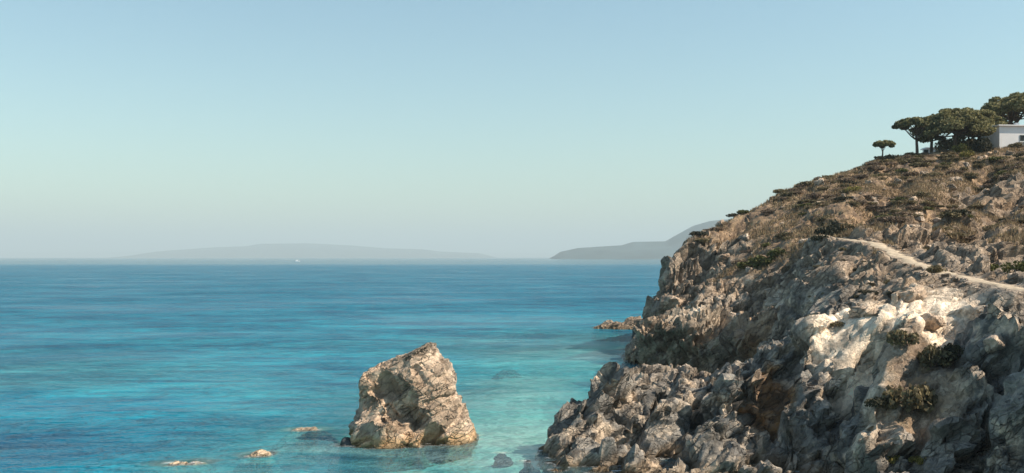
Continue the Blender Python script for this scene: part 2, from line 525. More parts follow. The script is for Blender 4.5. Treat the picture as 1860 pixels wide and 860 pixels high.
def resample(pl, n=400):
    s = np.concatenate([[0], np.cumsum(np.linalg.norm(np.diff(pl, axis=0), axis=1))])
    t = np.linspace(0, s[-1], n)
    r = np.stack([np.interp(t, s, pl[:, k]) for k in range(pl.shape[1])], 1)
    ker = np.hanning(41); ker /= ker.sum()
    pad = np.pad(r, ((20, 20), (0, 0)), mode='reflect', reflect_type='odd')
    return np.stack([np.convolve(pad[:, k], ker, 'valid') for k in range(pl.shape[1])], 1)


PATHS = resample(PATH)


def polydist(x, y, pl):
    """distance to a polyline in plan and the height along it"""
    best = np.full(len(x), 1e9); z = np.zeros(len(x))
    for a, b in zip(pl[:-1], pl[1:]):
        d = b[:2] - a[:2]; L = (d ** 2).sum() + 1e-9
        t = np.clip(((x - a[0]) * d[0] + (y - a[1]) * d[1]) / L, 0, 1)
        dd = np.hypot(x - a[0] - t * d[0], y - a[1] - t * d[1])
        m = dd < best
        best[m] = dd[m]; z[m] = (a[2] + t * (b[2] - a[2]))[m]
    return best, z


# gullies (negative) and ribs (positive) that run down the cliff
RELIEF = [
    ([(1850, 610, 50), (1800, 680, 50), (1760, 760, 48), (1720, 850, 46)], 1.3, -4.2),
    ([(1860, 720, 46.5), (1820, 850, 44)], 0.9, -2.4),
    ([(1730, 570, 58), (1735, 620, 54), (1730, 690, 51)], 1.0, -1.2),
    ([(1645, 620, 57.5), (1630, 690, 55), (1600, 760, 53.5), (1575, 850, 51)], 1.0, 1.7),
    ([(1580, 630, 59), (1530, 700, 57.5), (1500, 800, 55)], 1.0, -1.9),
    ([(1430, 680, 61.5), (1405, 740, 59.5), (1390, 830, 55.5)], 0.9, -1.6),
    ([(1300, 690, 63), (1260, 740, 62), (1230, 830, 58)], 0.9, -1.3),
    ([(1170, 700, 64), (1120, 745, 62), (1090, 810, 59)], 0.8, -1.0),
    ([(1480, 640, 62.5), (1455, 720, 60), (1440, 800, 57)], 0.8, 1.3),
    ([(1680, 720, 52.5), (1660, 790, 50.5), (1650, 858, 48.5)], 0.8, -1.6),
    ([(1340, 710, 63), (1310, 770, 60), (1300, 840, 56)], 0.7, 1.0),
    ([(1800, 300, 141), (1720, 370, 112), (1660, 420, 100)], 2.2, -2.2),
    ([(1860, 330, 122), (1780, 400, 96), (1720, 450, 86)], 1.8, -1.8),
    ([(1640, 340, 136), (1580, 390, 116), (1530, 425, 104)], 2.0, -2.0),
    ([(1340, 430, 132), (1270, 500, 122), (1220, 560, 112)], 2.2, -2.2),
    ([(1440, 470, 106), (1370, 540, 102), (1300, 590, 99)], 1.6, -1.6),
]


def terrain(x, y):
    z = tps_eval(FIT, x, y)
    z = z + 0.55 * np.tanh(z / 0.5) * np.exp(-np.abs(z) / 2.5)
    # benches and risers of the near cliff
    u = (z + 0.22 * x + 0.7 * fbm(np.stack([x * 0.13, y * 0.13, 0 * x], 1), 3, 71)) / 1.9
    f = u - np.floor(u)
    near = (1 - sstep(62, 74, y)) * sstep(0.3, 1.5, z) * (1 - sstep(9.0, 10.5, z)) * sstep(3, 8, x)
    dp_, _ = polydist(x, y, np.array([P(1560, 582, 61), P(1615, 574, 61.5), P(1675, 574, 60.5), P(1640, 600, 59.5), P(1660, 690, 53)]))
    near = near * sstep(2.2, 5.0, dp_)
    z = z + near * 1.9 * (sstep(0.3, 0.75, f) - f) * 0.95
    for pl, wd, amp in RELIEF:
        d, _ = polydist(x, y, np.array([P(*a) for a in pl]))
        z = z + amp * np.exp(-(d / wd) ** 2)
    return z


def region(x, y, pl, soft):
    """1 inside a band round a pixel polyline"""
    d, _ = polydist(x, y, np.array([P(*a) for a in pl]))
    return 1 - sstep(soft * 0.5, soft, d)


xs = np.concatenate([np.arange(-4, 26, 0.125), np.arange(26, 42, 0.18), np.arange(42, 72, 0.32), np.arange(72, 141, 1.0)])
ys = np.concatenate([np.arange(14, 40, 0.3), np.arange(40, 68, 0.125), np.arange(68, 76, 0.18), np.arange(76, 116, 0.24), np.arange(116, 165, 0.4), np.arange(165, 241, 1.2)])
GX, GY = np.meshgrid(xs, ys, indexing='ij')
gx, gy = GX.ravel(), GY.ravel()
gz = terrain(gx, gy)
nx, ny = GX.shape
pd, pz = polydist(gx, gy, PATHS[::4])
onpath = 1 - sstep(0.85, 1.9, pd)
gz = gz * (1 - onpath) + (pz - 0.02) * onpath

V = np.stack([gx, gy, gz], 1)
# the sea has undercut the ledge behind the cove
LEDGE = np.array([P(*a) for a in [(1150, 596, 105), (1205, 596, 102.5), (1250, 600, 100), (1330, 604, 96.5), (1390, 612, 92.5)]])
ld, _ = polydist(gx, gy, LEDGE)
uc = (1 - sstep(2.0, 5.5, ld)) * np.clip((4.3 - gz) / 4.3, 0, 1) * sstep(-2.5, 0.5, gz)
V[:, 0] += uc * 2.4; V[:, 1] += uc * 3.6
ID = np.arange(nx * ny).reshape(nx, ny)
Fq = np.stack([ID[:-1, :-1], ID[1:, :-1], ID[1:, 1:], ID[:-1, 1:]], -1).reshape(-1, 4)
keep = (gz[Fq] > -2.4).any(1)
Fq = Fq[keep]
N0 = normals(V, Fq)
# soil: the gentler upper slopes; bare rock below and on steep ground
lowf = fbm(V * np.array([0.05, 0.05, 0.08]), 4, 31)
hgt = np.clip((gz - 10.5) / 7.0, 0, 1)
soil = sstep(0.25, 0.75, hgt * 0.9 + 0.28 * lowf + 0.12)
steep = 1 - N0[:, 2]
soil = soil * (1 - 0.7 * sstep(0.35, 0.6, steep))
for pl, wd, s_ in [([(1700, 400, 102), (1780, 440, 84), (1860, 400, 96)], 9, 0.45), ([(1800, 330, 126), (1860, 350, 112)], 8, 0.55)]:
    soil = soil * (1 - s_ * region(gx, gy, pl, wd))
soil = np.maximum(soil, 0.95 * region(gx, gy, [(1350, 500, 116), (1400, 470, 113), (1440, 455, 110)], 4.5))
soil = np.maximum(soil, 0.8 * region(gx, gy, [(1670, 640, 55), (1670, 700, 52)], 2.5))
soil = np.clip(soil, 0, 1)
dist = np.sqrt(gx ** 2 + gy ** 2)

# broken rock relief at several sizes
warp = np.stack([fbm(V * 0.35, 3, 40), fbm(V * 0.35, 3, 50), fbm(V * 0.35, 3, 60)], 1) * 0.55
Q = V + warp
pale = region(gx, gy, [(1560, 582, 61), (1615, 574, 61.5), (1675, 574, 60.5), (1640, 600, 59.5)], 3.9)
pale = np.clip(pale * (1.0 + 0.9 * fbm(V * 0.4, 3, 66)), 0, 1)
NS = np.array([STRATA.x, STRATA.y, STRATA.z])


def ledges(p, per, s_, amp):
    t = (p @ NS + 0.35 * per * fbm(p * 0.16, 3, s_)) / per + 40
    k_ = np.floor(t)
    o_ = k_ * 0
    return amp * per * ((t - k_) - 0.5) * (0.35 + 0.9 * hsh(k_, o_, o_, s_)) * (0.55 + 0.9 * np.clip(fbm(p * 0.22, 2, s_ + 3) + 0.3, 0, 1))


rockm = (1 - 0.78 * soil) * (1 - onpath) * (1 - 0.62 * pale)
allV, allQ, allw = V, Q, warp
use_ = np.zeros(len(V), bool); use_[Fq.ravel()] = True
V, Q, warp = V[use_], Q[use_], warp[use_]
disp = 0.8 * facets(Q, 4.2, MS, 100, 0.9, 1.0, 0.9, 0.08)
disp += 0.5 * facets(Q, 1.9, MS, 200, 1.0, 1.0, 0.85, 0.12)
disp += ledges(V, 2.6, 911, 0.5) + ledges(V, 0.95, 921, 0.34)
disp += 0.17 * facets(Q, 0.85, MS, 300, 0.8, 1.0, 0.4, 0.14)
disp += 0.07 * facets(V + warp * 0.3, 0.42, MS, 400, 0.8, 1.0, 0.5, 0.16) * (dist[use_] < 90)
disp += 0.10 * fbm(V * 1.1, 4, 70)
V, Q, warp = allV, allQ, allw
d_ = np.zeros(len(V)); d_[use_] = disp; disp = d_
disp = disp * (0.55 + 0.45 * sstep(-2, 2.0, gz)) * np.where(dist > 95, 1.25, 1.0)
D = N0 * 0.72 + np.array([0.2, -0.2, 0.1])
D[:, 2] = np.maximum(D[:, 2], 0.15)
edge = sstep(0, 3, np.minimum.reduce([gx - xs[0], xs[-1] - gx, gy - ys[0], ys[-1] - gy]))
V2 = V + D * (disp * rockm * edge)[:, None]
V2[:, 2] += soil * (1 - onpath) * 0.25 * fbm(V * 0.9, 4, 80)

pale = np.maximum(pale, 0.4 * region(gx, gy, [(1645, 620, 57.5), (1630, 690, 55), (1600, 760, 53.5), (1575, 850, 51)], 1.3))  # sunlight on the rib painted in as paler rock
pale = np.maximum(pale, 0.45 * region(gx, gy, [(1250, 590, 104), (1400, 565, 98)], 3.0))  # lit look of the ledge blocks painted in as paler rock
cool = (1 - sstep(78, 92, gy)) * (1 - sstep(8.5, 11.5, gz + 1.5 * lowf)) * (1 - pale)  # near lower cliff, where bluish shade is mixed into the rock colour
ochre = region(gx, gy, [(1400, 690, 61.5), (1410, 770, 58.5)], 1.5)
ochre = np.maximum(ochre, 0.5 * region(gx, gy, [(1350, 590, 100), (1390, 640, 92)], 3.0))
used = np.zeros(len(V2), bool); used[Fq.ravel()] = True
remap = np.cumsum(used) - 1
Vh = V2[used]; Fh = remap[Fq]
me = mesh_np('headland', Vh, Fh, True)
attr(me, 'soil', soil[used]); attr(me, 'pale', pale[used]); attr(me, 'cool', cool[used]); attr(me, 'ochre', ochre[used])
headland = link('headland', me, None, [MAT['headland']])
tag(headland, 'rocky headland of broken grey and tan rock rising from the sea', 'headland', kind='structure')
me.set_sharp_from_angle(angle=R(38))
Nh = normals(Vh, Fh)

# fast height look-up on the finished surface
ZG = V2[:, 2].reshape(nx, ny)


def ground(x, y):
    x = np.atleast_1d(np.asarray(x, float)); y = np.atleast_1d(np.asarray(y, float))
    fi = np.interp(x, xs, np.arange(nx)); fj = np.interp(y, ys, np.arange(ny))
    i = np.clip(fi.astype(int), 0, nx - 2); j = np.clip(fj.astype(int), 0, ny - 2)
    a, b = fi - i, fj - j
    return ZG[i, j] * (1 - a) * (1 - b) + ZG[i + 1, j] * a * (1 - b) + ZG[i, j + 1] * (1 - a) * b + ZG[i + 1, j + 1] * a * b


def field(A, x, y):
    i = np.clip(np.searchsorted(xs, x), 0, nx - 1); j = np.clip(np.searchsorted(ys, y), 0, ny - 1)
    return A.reshape(nx, ny)[i, j]


# ------------------------------------------------------------------ footpath
tan = np.gradient(PATHS[:, :2], axis=0); tan /= np.linalg.norm(tan, axis=1, keepdims=True)
side = np.stack([tan[:, 1], -tan[:, 0]], 1)
cols = np.linspace(-1, 1, 9)
pv = []
for i in range(len(PATHS)):
    wl = 0.5 + 0.16 * math.sin(i * 0.21) + 0.1 * math.sin(i * 0.53 + 1) + random.uniform(-.2, .2)
    wr = 0.52 + 0.15 * math.sin(i * 0.17 + 2) + 0.1 * math.sin(i * 0.61) + random.uniform(-.2, .2)
    for c in cols:
        o = c * (wl if c < 0 else wr)
        q = PATHS[i, :2] + side[i] * o
        pv.append((q[0], q[1], PATHS[i, 2] + 0.05 - 0.07 * abs(c) ** 3))
pv = np.array(pv)
pv[:, 2] += 0.02 * fbm(pv * 1.7, 3, 90)
m_ = len(cols)
pf = np.array([[i * m_ + j, i * m_ + j + 1, (i + 1) * m_ + j + 1, (i + 1) * m_ + j] for i in range(len(PATHS) - 1) for j in range(m_ - 1)])
path = link('footpath', mesh_np('footpath', pv, pf), None, [MAT['path']])
tag(path, 'pale dusty footpath climbing across the headland slope', 'footpath', kind='structure')


# ------------------------------------------------------------------ rocks in the sea
def convex(p, planes):
    return np.max(np.stack([p @ np.array(n_, float) / np.linalg.norm(n_) - d for n_, d in planes]), axis=0)


def through(n_, pt):
    n_ = np.array(n_, float)
    return (n_, float(n_ @ np.array(pt, float) / np.linalg.norm(n_)))


def grid_eval(fn, lo, hi, h):
    ax = [np.arange(lo[k], hi[k] + h, h) for k in range(3)]
    X, Y, Z = np.meshgrid(*ax, indexing='ij')
    p = np.stack([X.ravel(), Y.ravel(), Z.ravel()], 1)
    return surface_nets(fn(p).reshape(X.shape), *ax)


ROCKS = []       # (world vertices, normals) for the water depth


def build_rock(name, fn, lo, hi, h, loc, mat, rough, seed, label, cat='rock', group=None, sizes=(2.2, 0.95, 0.42), Mx=None, sharp=32, rz=0.0):
    v, f = grid_eval(fn, lo, hi, h)
    n = normals(v, f)
    Mx = MS if Mx is None else Mx
    wv = v + np.stack([fbm(v * 0.6, 3, seed + 1), fbm(v * 0.6, 3, seed + 2), fbm(v * 0.6, 3, seed + 3)], 1) * 0.25
    d = rough * (sizes[0] * 0.16 * facets(wv, sizes[0], Mx, seed + 10, 0.9, 1.0, 0.25, 0.1)
                 + sizes[1] * 0.17 * facets(wv, sizes[1], Mx, seed + 30, 0.9, 1.0, 0.35, 0.12)
                 + sizes[2] * 0.15 * facets(wv, sizes[2], Mx, seed + 50, 0.9, 1.0, 0.3, 0.12)
                 + 0.03 * fbm(v * 2.4, 3, seed + 70))
    v = v + n * d[:, None]
    me = mesh_np(name, v, f, True)
    me.set_sharp_from_angle(angle=R(sharp))
    o = link(name, me, None, [mat])
    o.location = loc; o.rotation_euler.z = rz
    c, s = math.cos(rz), math.sin(rz)
    wv = np.stack([v[:, 0] * c - v[:, 1] * s, v[:, 0] * s + v[:, 1] * c, v[:, 2]], 1) + np.array(loc)
    ROCKS.append(wv)
    tag(o, label, cat, group)
    return o


def stack_fn(p):
    p = p / np.array((0.91, 0.88, 1.0))
    q = p + np.stack([fbm(p * 0.5, 2, 5), fbm(p * 0.5, 2, 6), fbm(p * 0.5, 2, 8)], 1) * 0.18
    main = convex(q, [
        through((-1, -.1, .06), (-3.95, 0, 1)), through((-.86, .05, .3), (-3.55, 0, 3.8)), through((-.5, 0, .85), (-2.6, 0, 4.85)), through((-.4, 0, .9), (-.6, 0, 5.65)), through((.05, .1, 1), (1.0, 0, 6.4)),
        through((.9, -.05, .42), (1.95, 0, 5.4)), through((.92, -.2, .4), (3.0, 0, 3.4)), through((.9, -.2, .42), (3.8, 0, 1.6)), through((1, 0, .2), (4.3, 0, 0)),
        through((.42, -.8, .38), (1.4, -2.2, 2.6)), through((-.22, -.9, .34), (-1.6, -2.3, 2.6)), through((.5, .85, .3), (2, 2.6, 3)), through((-.4, .9, .3), (-1.5, 2.6, 3)), through((0, 0, -1), (0, 0, -3))])
    lobe = convex(q, [
        through((-1, -.1, .12), (-4.15, -1, 1)), through((-.3, -.1, .95), (-2.8, -2.0, 1.75)), through((.35, -.2, .95), (-.9, -2.6, 1.3)), through((.72, -.5, .5), (.2, -2.8, .5)),
        through((-.45, -.85, .25), (-2.6, -3.6, .6)), through((.25, -.9, .3), (-1.2, -3.9, .6)), through((0, 1, 0), (0, 1, 0)), through((0, 0, -1), (0, 0, -3))])
    s = np.minimum(main, lobe)
    cave = np.sqrt((((q - np.array((1.65, -3.0, .0))) / np.array((1.1, 1.3, 1.45))) ** 2).sum(1)) - 1
    s = np.maximum(s, -cave * 1.1)
    a, b = np.array((-1.7, -2.3, 3.5)), np.array((.3, -3.0, 1.7))
    t = np.clip(((q - a) @ (b - a)) / ((b - a) @ (b - a)), 0, 1)
    hq = q + np.stack([fbm(p * 0.9, 2, 15), fbm(p * 0.9, 2, 16), fbm(p * 0.9, 2, 18)], 1) * 0.4
    s = np.maximum(s, -(np.abs((hq - a - t[:, None] * (b - a)) * np.array((1, .8, 1))).sum(1) * 0.72 - 1.22))
    a, b = np.array((.5, -1.75, 4.6)), np.array((1.35, -2.25, 3.3))
    t = np.clip(((q - a) @ (b - a)) / ((b - a) @ (b - a)), 0, 1)
    cr = np.linalg.norm(q - a - t[:, None] * (b - a), axis=1) - 0.36
    s = np.maximum(s, -cr)
    return s


stack_loc = (-6.55, 65.2, 0)
build_rock('sea_rock', stack_fn, (-5.4, -5.2, -3.2), (5.8, 4.2, 8.2), 0.085, stack_loc, MAT['rock'], 0.66, 500, 'tall pointed tan rock standing alone in the turquoise water')


def blob_fn(rx, ry, top, bot=-1.5, seed=0, flat=2.5):
    def fn(p):
        q = p + np.stack([fbm(p * 0.7, 3, seed), fbm(p * 0.7, 3, seed + 4), fbm(p * 0.7, 3, seed + 9) * 0.5], 1) * 0.22 * min(rx, ry)
        q = q / np.stack([1 + 0.3 * np.clip(top - q[:, 2], 0, 3)] * 2 + [np.ones(len(q))], 1)
        r = (np.abs(q[:, 0] / rx) ** flat + np.abs(q[:, 1] / ry) ** flat) ** (1 / flat)
        zc = (top + bot) / 2; hz = (top - bot) / 2
        return ((r ** 2 + np.abs((q[:, 2] - zc) / hz) ** 2.6) ** 0.5 - 1) * min(rx, ry, hz)
    return fn


def sea_rock(px, py, rx, ry, top, label, seed, rz=0.0, h=0.09, mat='reef', rough=0.7, name='reef_rock', bot=-4.0, cat='rock'):
    c = W(px, py)
    m = 0.5
    fx_ = 2.5
    build_rock(name, blob_fn(rx, ry, top, bot, seed), (-rx * fx_ - m, -ry * fx_ - m, bot - m), (rx * fx_ + m, ry * fx_ + m, top + m), h, (c[0], c[1], 0), MAT[mat], rough, seed, label, cat, sizes=(1.3, 0.6, 0.3), rz=rz)


sea_rock(558, 780, 1.8, 0.8, 0.05, 'long pale rock awash just behind the tall rock', 611, 0.25, rough=0.5)
sea_rock(467, 826, 1.1, 0.8, 0.28, 'small rounded golden brown rock breaking the surface', 622, 0.0, rough=0.5)
sea_rock(335, 840, 1.9, 0.9, 0.04, 'flat greyish rock awash at the bottom edge of the picture', 633, 0.3, rough=0.5)
sea_rock(760, 862, 2.2, 1.3, -0.3, 'brown submerged rock in front of the tall rock', 644, 0.1, rough=0.5)
sea_rock(912, 823, 0.62, 0.36, 0.03, 'dark flat rock in the pale shallows beside the cliff foot', 655, 0.1, mat='dark_rock', rough=0.6)
sea_rock(958, 838, 0.6, 0.5, 0.10, 'smaller dark rock awash next to the cliff foot', 666, 0.4, mat='dark_rock', rough=0.6)
sea_rock(1008, 855, 0.45, 0.4, 0.3, 'sunlit little rock at the foot of the cliff', 677, 0.4, mat='rock', rough=0.6)
sea_rock(637, 806, 0.8, 0.7, 0.4, 'low black rock added as the shadow at the left foot of the tall rock', 705, 0.2, mat='dark_rock', rough=0.6)  # added black shape standing in for the tall rock's cast shadow
sea_rock(920, 656, 1.5, 0.9, -1.0, 'faint submerged rock in the turquoise bay', 688, 0.0, h=0.14, rough=0.5)
sea_rock(915, 585, 3.0, 1.6, -1.4, 'faint submerged rock far out in the bay', 699, 0.0, h=0.2, rough=0.5)


def ledge_fn(p):
    x = p[:, 0]
    q = p + np.stack([fbm(p * 0.5, 3, 21), fbm(p * 0.5, 3, 22), fbm(p * 0.5, 3, 23) * 0.5], 1) * 0.35
    top = 0.75 + 0.10 * (q[:, 0] + 5) + 0.35 * np.sin(q[:, 0] * 1.4)
    wid = 0.8 + 0.22 * (q[:, 0] + 6.2)
    return np.maximum.reduce([-(q[:, 0] + 6.0), q[:, 0] - 7, np.abs(q[:, 1]) - wid - 0.7 * (1 - q[:, 2]), q[:, 2] - top])


build_rock('rock_ledge', ledge_fn, (-7.2, -5.5, -2), (7.6, 5.5, 3.2), 0.16, (19.8, 166, 0), MAT['headland'], 0.9, 720, 'low tan rock ledge jutting from the headland into the sea', sizes=(2.0, 1.0, 0.5))

# ------------------------------------------------------------------ sea bed
BEDP = [(930, 810, .65), (880, 850, .8), (980, 780, .7), (1050, 640, 1.0), (1100, 612, 1.3), (900, 700, 1.3), (1010, 700, 0.9), (980, 740, 0.8), (1050, 575, 2.0), (1000, 520, 5), (700, 835, 1.7), (760, 850, 1.2), (760, 700, 2.6), (560, 790, 1.9), (600, 740, 2.2), (640, 760, 2.2), (420, 800, 2.6), (330, 845, 2.3), (450, 835, 1.8),
        (100, 850, 8), (100, 800, 8), (220, 820, 5.5), (130, 690, 2.4), (300, 720, 4.6), (30, 740, 6), (300, 600, 5), (700, 600, 4.2), (500, 660, 4.4), (50, 560, 5), (850, 560, 4.4), (850, 620, 2.6), (550, 855, 2.2), (640, 855, 1.8), (250, 858, 2.6)]
bp = np.array([[W(a, b)[0], W(a, b)[1], -d] for a, b, d in BEDP] + [[-70, 40, -6], [-40, 20, -5], [0, 20, -3], [-10, 40, -2.2], [-30, 45, -3.5], [-120, 120, -8], [-120, 300, -9], [0, 320, -8], [60, 320, -7], [30, 230, -4], [8, 75, -1.6], [7, 90, -1.8], [8, 110, -1.9], [12, 140, -2.2], [16, 160, -2.6]])
BFIT = tps_fit(bp, 0.3)
bx = np.concatenate([np.linspace(-260, -45, 60)[:-1], np.arange(-45, 20, 0.5), np.linspace(20, 60, 30)])
by = np.concatenate([np.linspace(10, 45, 30)[:-1], np.arange(45, 130, 0.5), np.linspace(130, 420, 110)])
BX, BY = np.meshgrid(bx, by, indexing='ij')


def bed(x, y):
    z = tps_eval(BFIT, x, y)
    p = np.stack([x, y, 0 * x], 1)
    z = z + 0.35 * fbm(p * 0.12, 4, 300) * np.clip(-z / 2, 0.3, 1.5)
    far = sstep(120, 300, np.hypot(x, y))
    return np.clip(z * (1 - far) - 9 * far, -12, -0.35)


bz = bed(BX.ravel(), BY.ravel())
IDb = np.arange(BX.size).reshape(BX.shape)
fb = np.stack([IDb[:-1, :-1], IDb[1:, :-1], IDb[1:, 1:], IDb[:-1, 1:]], -1).reshape(-1, 4)
msand, n = new_mat('seabed_sand')
co = nd(n, 'ShaderNodeNewGeometry').outputs['Position']
weed = ramp(n, noise(n, co, 0.07, 5, 0.6), [(0.46, 0.0), (0.66, 1.0)])
sandc = ramp(n, noise(n, co, 1.5, 5, 0.6), [(0.3, (0.60, 0.55, 0.45)), (0.7, (0.78, 0.72, 0.60))])
sepb = nd(n, 'ShaderNodeSeparateXYZ'); n.links.new(co, sepb.inputs[0])
weed = mth(n, 'MULTIPLY', weed, ramp(n, mth(n, 'MULTIPLY', sepb.outputs[2], -0.25, clamp=True), [(0.42, 0.0), (0.7, 1.0)]))
sandc = mixc(n, mth(n, 'MULTIPLY', weed, 0.55), sandc, (0.10, 0.13, 0.09))
finish(n, sandc, 0.95)
seabed = link('seabed', mesh_np('seabed', np.stack([BX.ravel(), BY.ravel(), bz], 1), fb), None, [msand])
tag(seabed, 'pale sandy seabed under the shallow water with weed patches', 'seabed', kind='structure')

# ------------------------------------------------------------------ sea surface
sx = np.concatenate([-np.geomspace(60000, 110, 30), np.linspace(-100, -45, 40)[:-1], np.arange(-45, 24, 0.4), np.linspace(24, 80, 40), np.geomspace(90, 60000, 30)])
sy = np.concatenate([-np.geomspace(20000, 40, 14), np.linspace(-20, 40, 30)[:-1], np.arange(40, 110, 0.4), np.linspace(110, 420, 200), np.geomspace(450, 60000, 60)])
SX, SY = np.meshgrid(sx, sy, indexing='ij')
fx, fy = SX.ravel(), SY.ravel()
inb = (fx > -250) & (fx < 60) & (fy > 10) & (fy < 415)
dep = np.full(fx.shape, 9.0)
dep[inb] = -bed(fx[inb], fy[inb])
sxi = lambda x: np.clip(np.searchsorted(sx, x + 1e-9) - 1, 0, len(sx) - 1)
top = np.full(SX.shape, -50.0)
for wv in ROCKS + [Vh]:
    wv = wv[(wv[:, 2] > -3)]
    xi = np.clip(np.rint(np.interp(wv[:, 0], sx, np.arange(len(sx)))).astype(int), 0, len(sx) - 1)
    yi = np.clip(np.rint(np.interp(wv[:, 1], sy, np.arange(len(sy)))).astype(int), 0, len(sy) - 1)
    np.maximum.at(top, (xi, yi), wv[:, 2])
t2 = top.copy()
dep = np.minimum(dep, np.clip(-t2.ravel() * 3.0, 0.0, 200))
fs = (lambda I_: np.stack([I_[:-1, :-1], I_[1:, :-1], I_[1:, 1:], I_[:-1, 1:]], -1).reshape(-1, 4))(np.arange(SX.size).reshape(SX.shape))
ms, n = new_mat('sea_water')
co = nd(n, 'ShaderNodeNewGeometry').outputs['Position']
depth = getattr_node(n, 'depth')
K = (1.15, 0.42, 0.36)
comb = nd(n, 'ShaderNodeCombineColor')
for i, k in enumerate(K):
    n.links.new(mth(n, 'POWER', 2.718, mth(n, 'MULTIPLY', depth, -k)), comb.inputs[i])
Tcol = comb.outputs[0]
inv = nd(n, 'ShaderNodeInvert'); n.links.new(Tcol, inv.inputs['Color'])
patch = noise(n, co, 0.02, 4, 0.6, 0.3)
body = ramp(n, mth(n, 'MULTIPLY', depth, 0.1, clamp=True), [(0.05, (0.15, 0.38, 0.45)), (0.2, (0.036, 0.275, 0.38)), (0.48, (0.005, 0.205, 0.325)), (0.85, (0.001, 0.13, 0.225))])
body = mixc(n, ramp(n, patch, [(0.42, 0.0), (0.62, 0.55)]), body, (0.002, 0.14, 0.235))
patch2 = noise(n, co, 0.11, 4, 0.62, 0.4, (0.4, 1.0, 1))
body = mixc(n, 1.0, body, ramp(n, patch2, [(0.38, (0.45, 0.66, 0.76)), (0.5, (1.0, 1.0, 1.0)), (0.64, (1.6, 1.28, 1.18))]), 'MULTIPLY')  # water patches, with ripple light and shade also put into the colour
bodyT = mixc(n, 1.0, body, inv.outputs[0], 'MULTIPLY')
# waves: swell, chop and ripples; they die away in the calm band far out
swell = noise(n, co, 0.2, 3, 0.55, 0.3, (0.5, 1.0, 1))
chop = noise(n, co, 0.75, 4, 0.6, 0.3, (0.55, 1.0, 1))
rip = noise(n, co, 3.0, 4, 0.6, 0.2, (0.7, 1.0, 1))
gust = ramp(n, noise(n, co, 0.03, 4, 0.6, 0.5, (0.5, 1.0, 1)), [(0.35, 0.35), (0.65, 1.0)])
h = mth(n, 'ADD', mth(n, 'MULTIPLY', swell, 1.1), mth(n, 'MULTIPLY', chop, 0.55))
h = mth(n, 'ADD', h, mth(n, 'MULTIPLY', rip, 0.10))
bodyT = mixc(n, 1.0, bodyT, ramp(n, noise(n, co, 0.5, 4, 0.6, 0.3, (0.35, 1.0, 1)), [(0.36, (0.55, 0.66, 0.74)), (0.52, (1.0, 1.0, 1.0)), (0.68, (1.35, 1.22, 1.16))]), 'MULTIPLY')  # dark and bright sides of ripples painted into the body colour
sepw = nd(n, 'ShaderNodeSeparateXYZ'); n.links.new(co, sepw.inputs[0])
calm = ramp(n, mth(n, 'MULTIPLY', sepw.outputs[1], 1 / 4000), [(0.30, 1.0), (0.42, 0.15)])
bmp = nd(n, 'ShaderNodeBump'); bmp.inputs['Distance'].default_value = 2.2
n.links.new(h, bmp.inputs['Height'])
n.links.new(mth(n, 'MULTIPLY', gust, calm), bmp.inputs['Strength'])
tr = nd(n, 'ShaderNodeBsdfTransparent'); n.links.new(Tcol, tr.inputs[0])
df = nd(n, 'ShaderNodeBsdfDiffuse'); n.links.new(bodyT, df.inputs[0])
bm2 = nd(n, 'ShaderNodeBump'); bm2.inputs['Distance'].default_value = 3.2; n.links.new(h, bm2.inputs['Height']); n.links.new(mth(n, 'MULTIPLY', gust, calm), bm2.inputs['Strength']); n.links.new(bm2.outputs[0], df.inputs['Normal'])
ad = nd(n, 'ShaderNodeAddShader'); n.links.new(tr.outputs[0], ad.inputs[0]); n.links.new(df.outputs[0], ad.inputs[1])
foam = mth(n, 'MULTIPLY', ramp(n, mth(n, 'MULTIPLY', depth, 1.0, clamp=True), [(0.0, 1.0), (0.55, 0.0)]), ramp(n, noise(n, co, 1.6, 6, 0.7, 0.5), [(0.5, 0.0), (0.62, 0.6)]))
fd = nd(n, 'ShaderNodeBsdfDiffuse'); fd.inputs[0].default_value = (0.7, 0.74, 0.74, 1)
fm = nd(n, 'ShaderNodeMixShader'); n.links.new(foam, fm.inputs[0]); n.links.new(ad.outputs[0], fm.inputs[1]); n.links.new(fd.outputs[0], fm.inputs[2])
ad = fm
gl = nd(n, 'ShaderNodeBsdfGlossy'); gl.inputs['Roughness'].default_value = 0.08; n.links.new(bmp.outputs[0], gl.inputs['Normal'])
fr = nd(n, 'ShaderNodeFresnel'); fr.inputs['IOR'].default_value = 1.33; n.links.new(bmp.outputs[0], fr.inputs['Normal'])
mx = nd(n, 'ShaderNodeMixShader'); n.links.new(mth(n, 'MULTIPLY', fr.outputs[0], 0.7), mx.inputs[0]); n.links.new(ad.outputs[0], mx.inputs[1]); n.links.new(gl.outputs[0], mx.inputs[2])
oo = nd(n, 'ShaderNodeOutputMaterial'); n.links.new(mx.outputs[0], oo.inputs[0])
me = mesh_np('sea', np.stack([fx, fy, np.zeros_like(fx)], 1), fs)
attr(me, 'depth', dep)
sea = link('sea', me, None, [ms])
tag(sea, 'rippled turquoise sea turning deep blue towards the horizon', 'sea', kind='structure')


